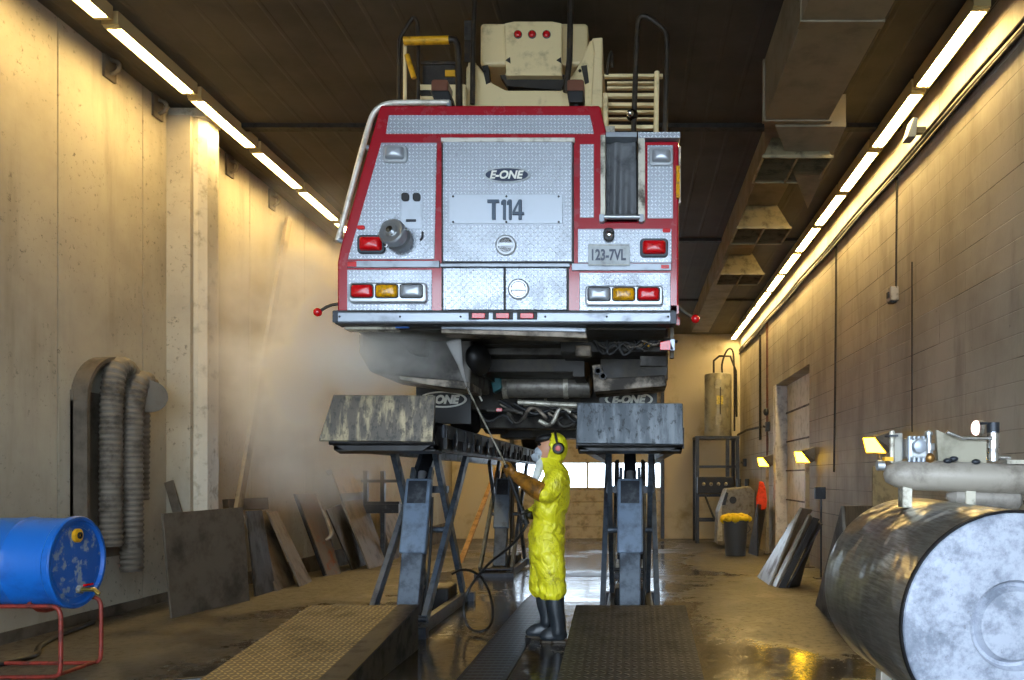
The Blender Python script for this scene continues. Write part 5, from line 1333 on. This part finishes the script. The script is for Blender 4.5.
for k in range(4): MB().lathe((U(907 + k * 4.6, 0)[0], Yu - .03, U(0, 462)[1]), (0, 0, 1), [(0, .009), (.11, .009)], 10).build('pump_bolt', 'alu', pm, smooth=40)
MB().lathe((U(915, 0)[0], Yu - .04, U(0, 447)[1]), (0, -1, 0), [(0, .03), (.03, .028), (.035, .015), (.035, 0)], 20).build('pump_cover', 'alu', pm, smooth=40)
MB().lathe((U(928.5, 0)[0], Yu, U(0, 462)[1]), (0, 0, 1), [(0, .018), (.05, .018), (.05, .026), (.08, .026), (.08, .012), (.115, .012), (.115, .019), (.13, .017), (.14, 0)], 16).build('valve', 'chrome_rough', t2, smooth=30)
MB().ball((U(927, 0)[0], Yu - .03, U(0, 458)[1]), .022, 12, 8).build('brass_nut', simple('brass_nut', '8f6a3a', .35, .8), t2, smooth=60)
pl = [(936, 430), (944, 433), (960, 440), (986, 441), (986, 463), (938, 463)]
MB().prism([U(*p) for p in pl], 'y', Yu - .005, Yu + .02).build('guard_plate', simple('grey_tan_plate', '8d8877', .5, .1, '6c6757', 6), t2)
MB().tube([(U(945, 0)[0], Yu - .02, U(0, 432)[1]), (U(960, 0)[0], Yu - .02, U(0, 438.5)[1]), (U(990, 0)[0], Yu - .02, U(0, 438.5)[1])], .0085, 10).build('guard_pipe', 'chrome', t2, smooth=40)
xs = U(993, 0)[0]
MB().lathe((xs, Yu, U(0, 461)[1]), (0, 0, 1), [(0, .024), (.035, .024), (.035, .02), (.055, .02), (.055, .027), (.075, .027), (.075, .024), (.12, .024), (.12, .026), (.125, .026)], 24).build('stack_pipe', 'chrome', t2, smooth=30)
MB().lathe((xs, Yu, U(0, 433)[1]), (0, 0, 1), [(0, .026), (.045, .026), (.045, .018), (.03, .018)], 24).build('stack_top', 'steel_dark', t2, smooth=30)
MB().tube([(xs, Yu, U(0, 457)[1]), (U(1010, 0)[0], Yu, U(0, 458)[1])], .012, 10).build('outlet', 'chrome', t2, smooth=40)
MB().tube([(U(980, 0)[0], Yu, U(0, 423.5)[1]), (U(988, 0)[0], Yu, U(0, 423)[1])], .006, 8).build('stack_lever', 'steel_dark', t2)
MB().box(U(1004, 0)[0], U(1030, 0)[0], Yu - .03, Yu + .05, U(0, 464)[1], U(0, 460)[1]).build('mount_plate', 'alu_dirty', t2)
for px in (905, 968): MB().box(U(px, 0)[0] - .02, U(px, 0)[0] + .02, Yu - .03, Yu + .03, 1.27, U(0, 480)[1]).build('saddle', 'alu_dirty', t2)
for px, py in ((945, 461), (951, 459), (973, 462)): MB().ball((U(px, 0)[0], Yu - .03, U(0, py)[1]), (.02, .015, .012), 10, 6).build('lever', 'steel_dark', t2, smooth=60)
# bright lamp bulb fixed on the wall behind
c = W(973, 428, 7.4)
t3 = thing('bulkhead_lamp', 'small bright round lamp on the right wall behind the tank fittings', 'lamp', (XR, c.y, c.z))
MB().lathe((XR, 7.4, c.z), (-1, 0, 0), [(0, .075), (.03, .075), (.04, .06)], 20).build('base', 'wall_box', t3)
MB().ball((XR - .05, 7.4, c.z), (.04, .06, .07), 16, 10).build('bulb', emit('pale_pink_bulb', (1, .86, .84), 1.6), t3, smooth=60)

# ------------------------------------------------------------------ daylight, camera, view
w = bpy.data.worlds.new('daylight'); SC.world = w; w.use_nodes = True
bg = w.node_tree.nodes['Background']; bg.inputs[0].default_value = (.70, .84, 1.0, 1); bg.inputs[1].default_value = WORLD
gr_ = struct(MB().box(-30, 30, YF - 30, YF - 6, -.3, -.02).build('ground', simple('outdoor_concrete', '9a9488', .8), base=(0, -20, 0)))
cam = bpy.data.cameras.new('camera'); co = bpy.data.objects.new('camera', cam); COL.objects.link(co)
co.location = (0, 0, CH); co.rotation_euler = (math.radians(90), 0, 0)
cam.sensor_fit = 'HORIZONTAL'; cam.sensor_width = 36; cam.lens = 36 * F / 1024
cam.shift_x = -(VX - 512) / 1024; cam.shift_y = (VY - 340) / 1024; cam.clip_end = 200; cam.clip_start = .05
SC.camera = co
SC.view_settings.view_transform = 'Standard'; SC.view_settings.look = 'None'; SC.view_settings.gamma = 1; SC.view_settings.exposure = EXPO
SC.view_settings.use_curve_mapping = False
SC.cycles.max_bounces = 8; SC.cycles.diffuse_bounces = 6; SC.cycles.volume_bounces = 3; SC.cycles.transparent_max_bounces = 12
SC.cycles.sample_clamp_indirect = 6; SC.cycles.use_denoising = True
for o in SC.objects:
    if '_o' in o: del o['_o']
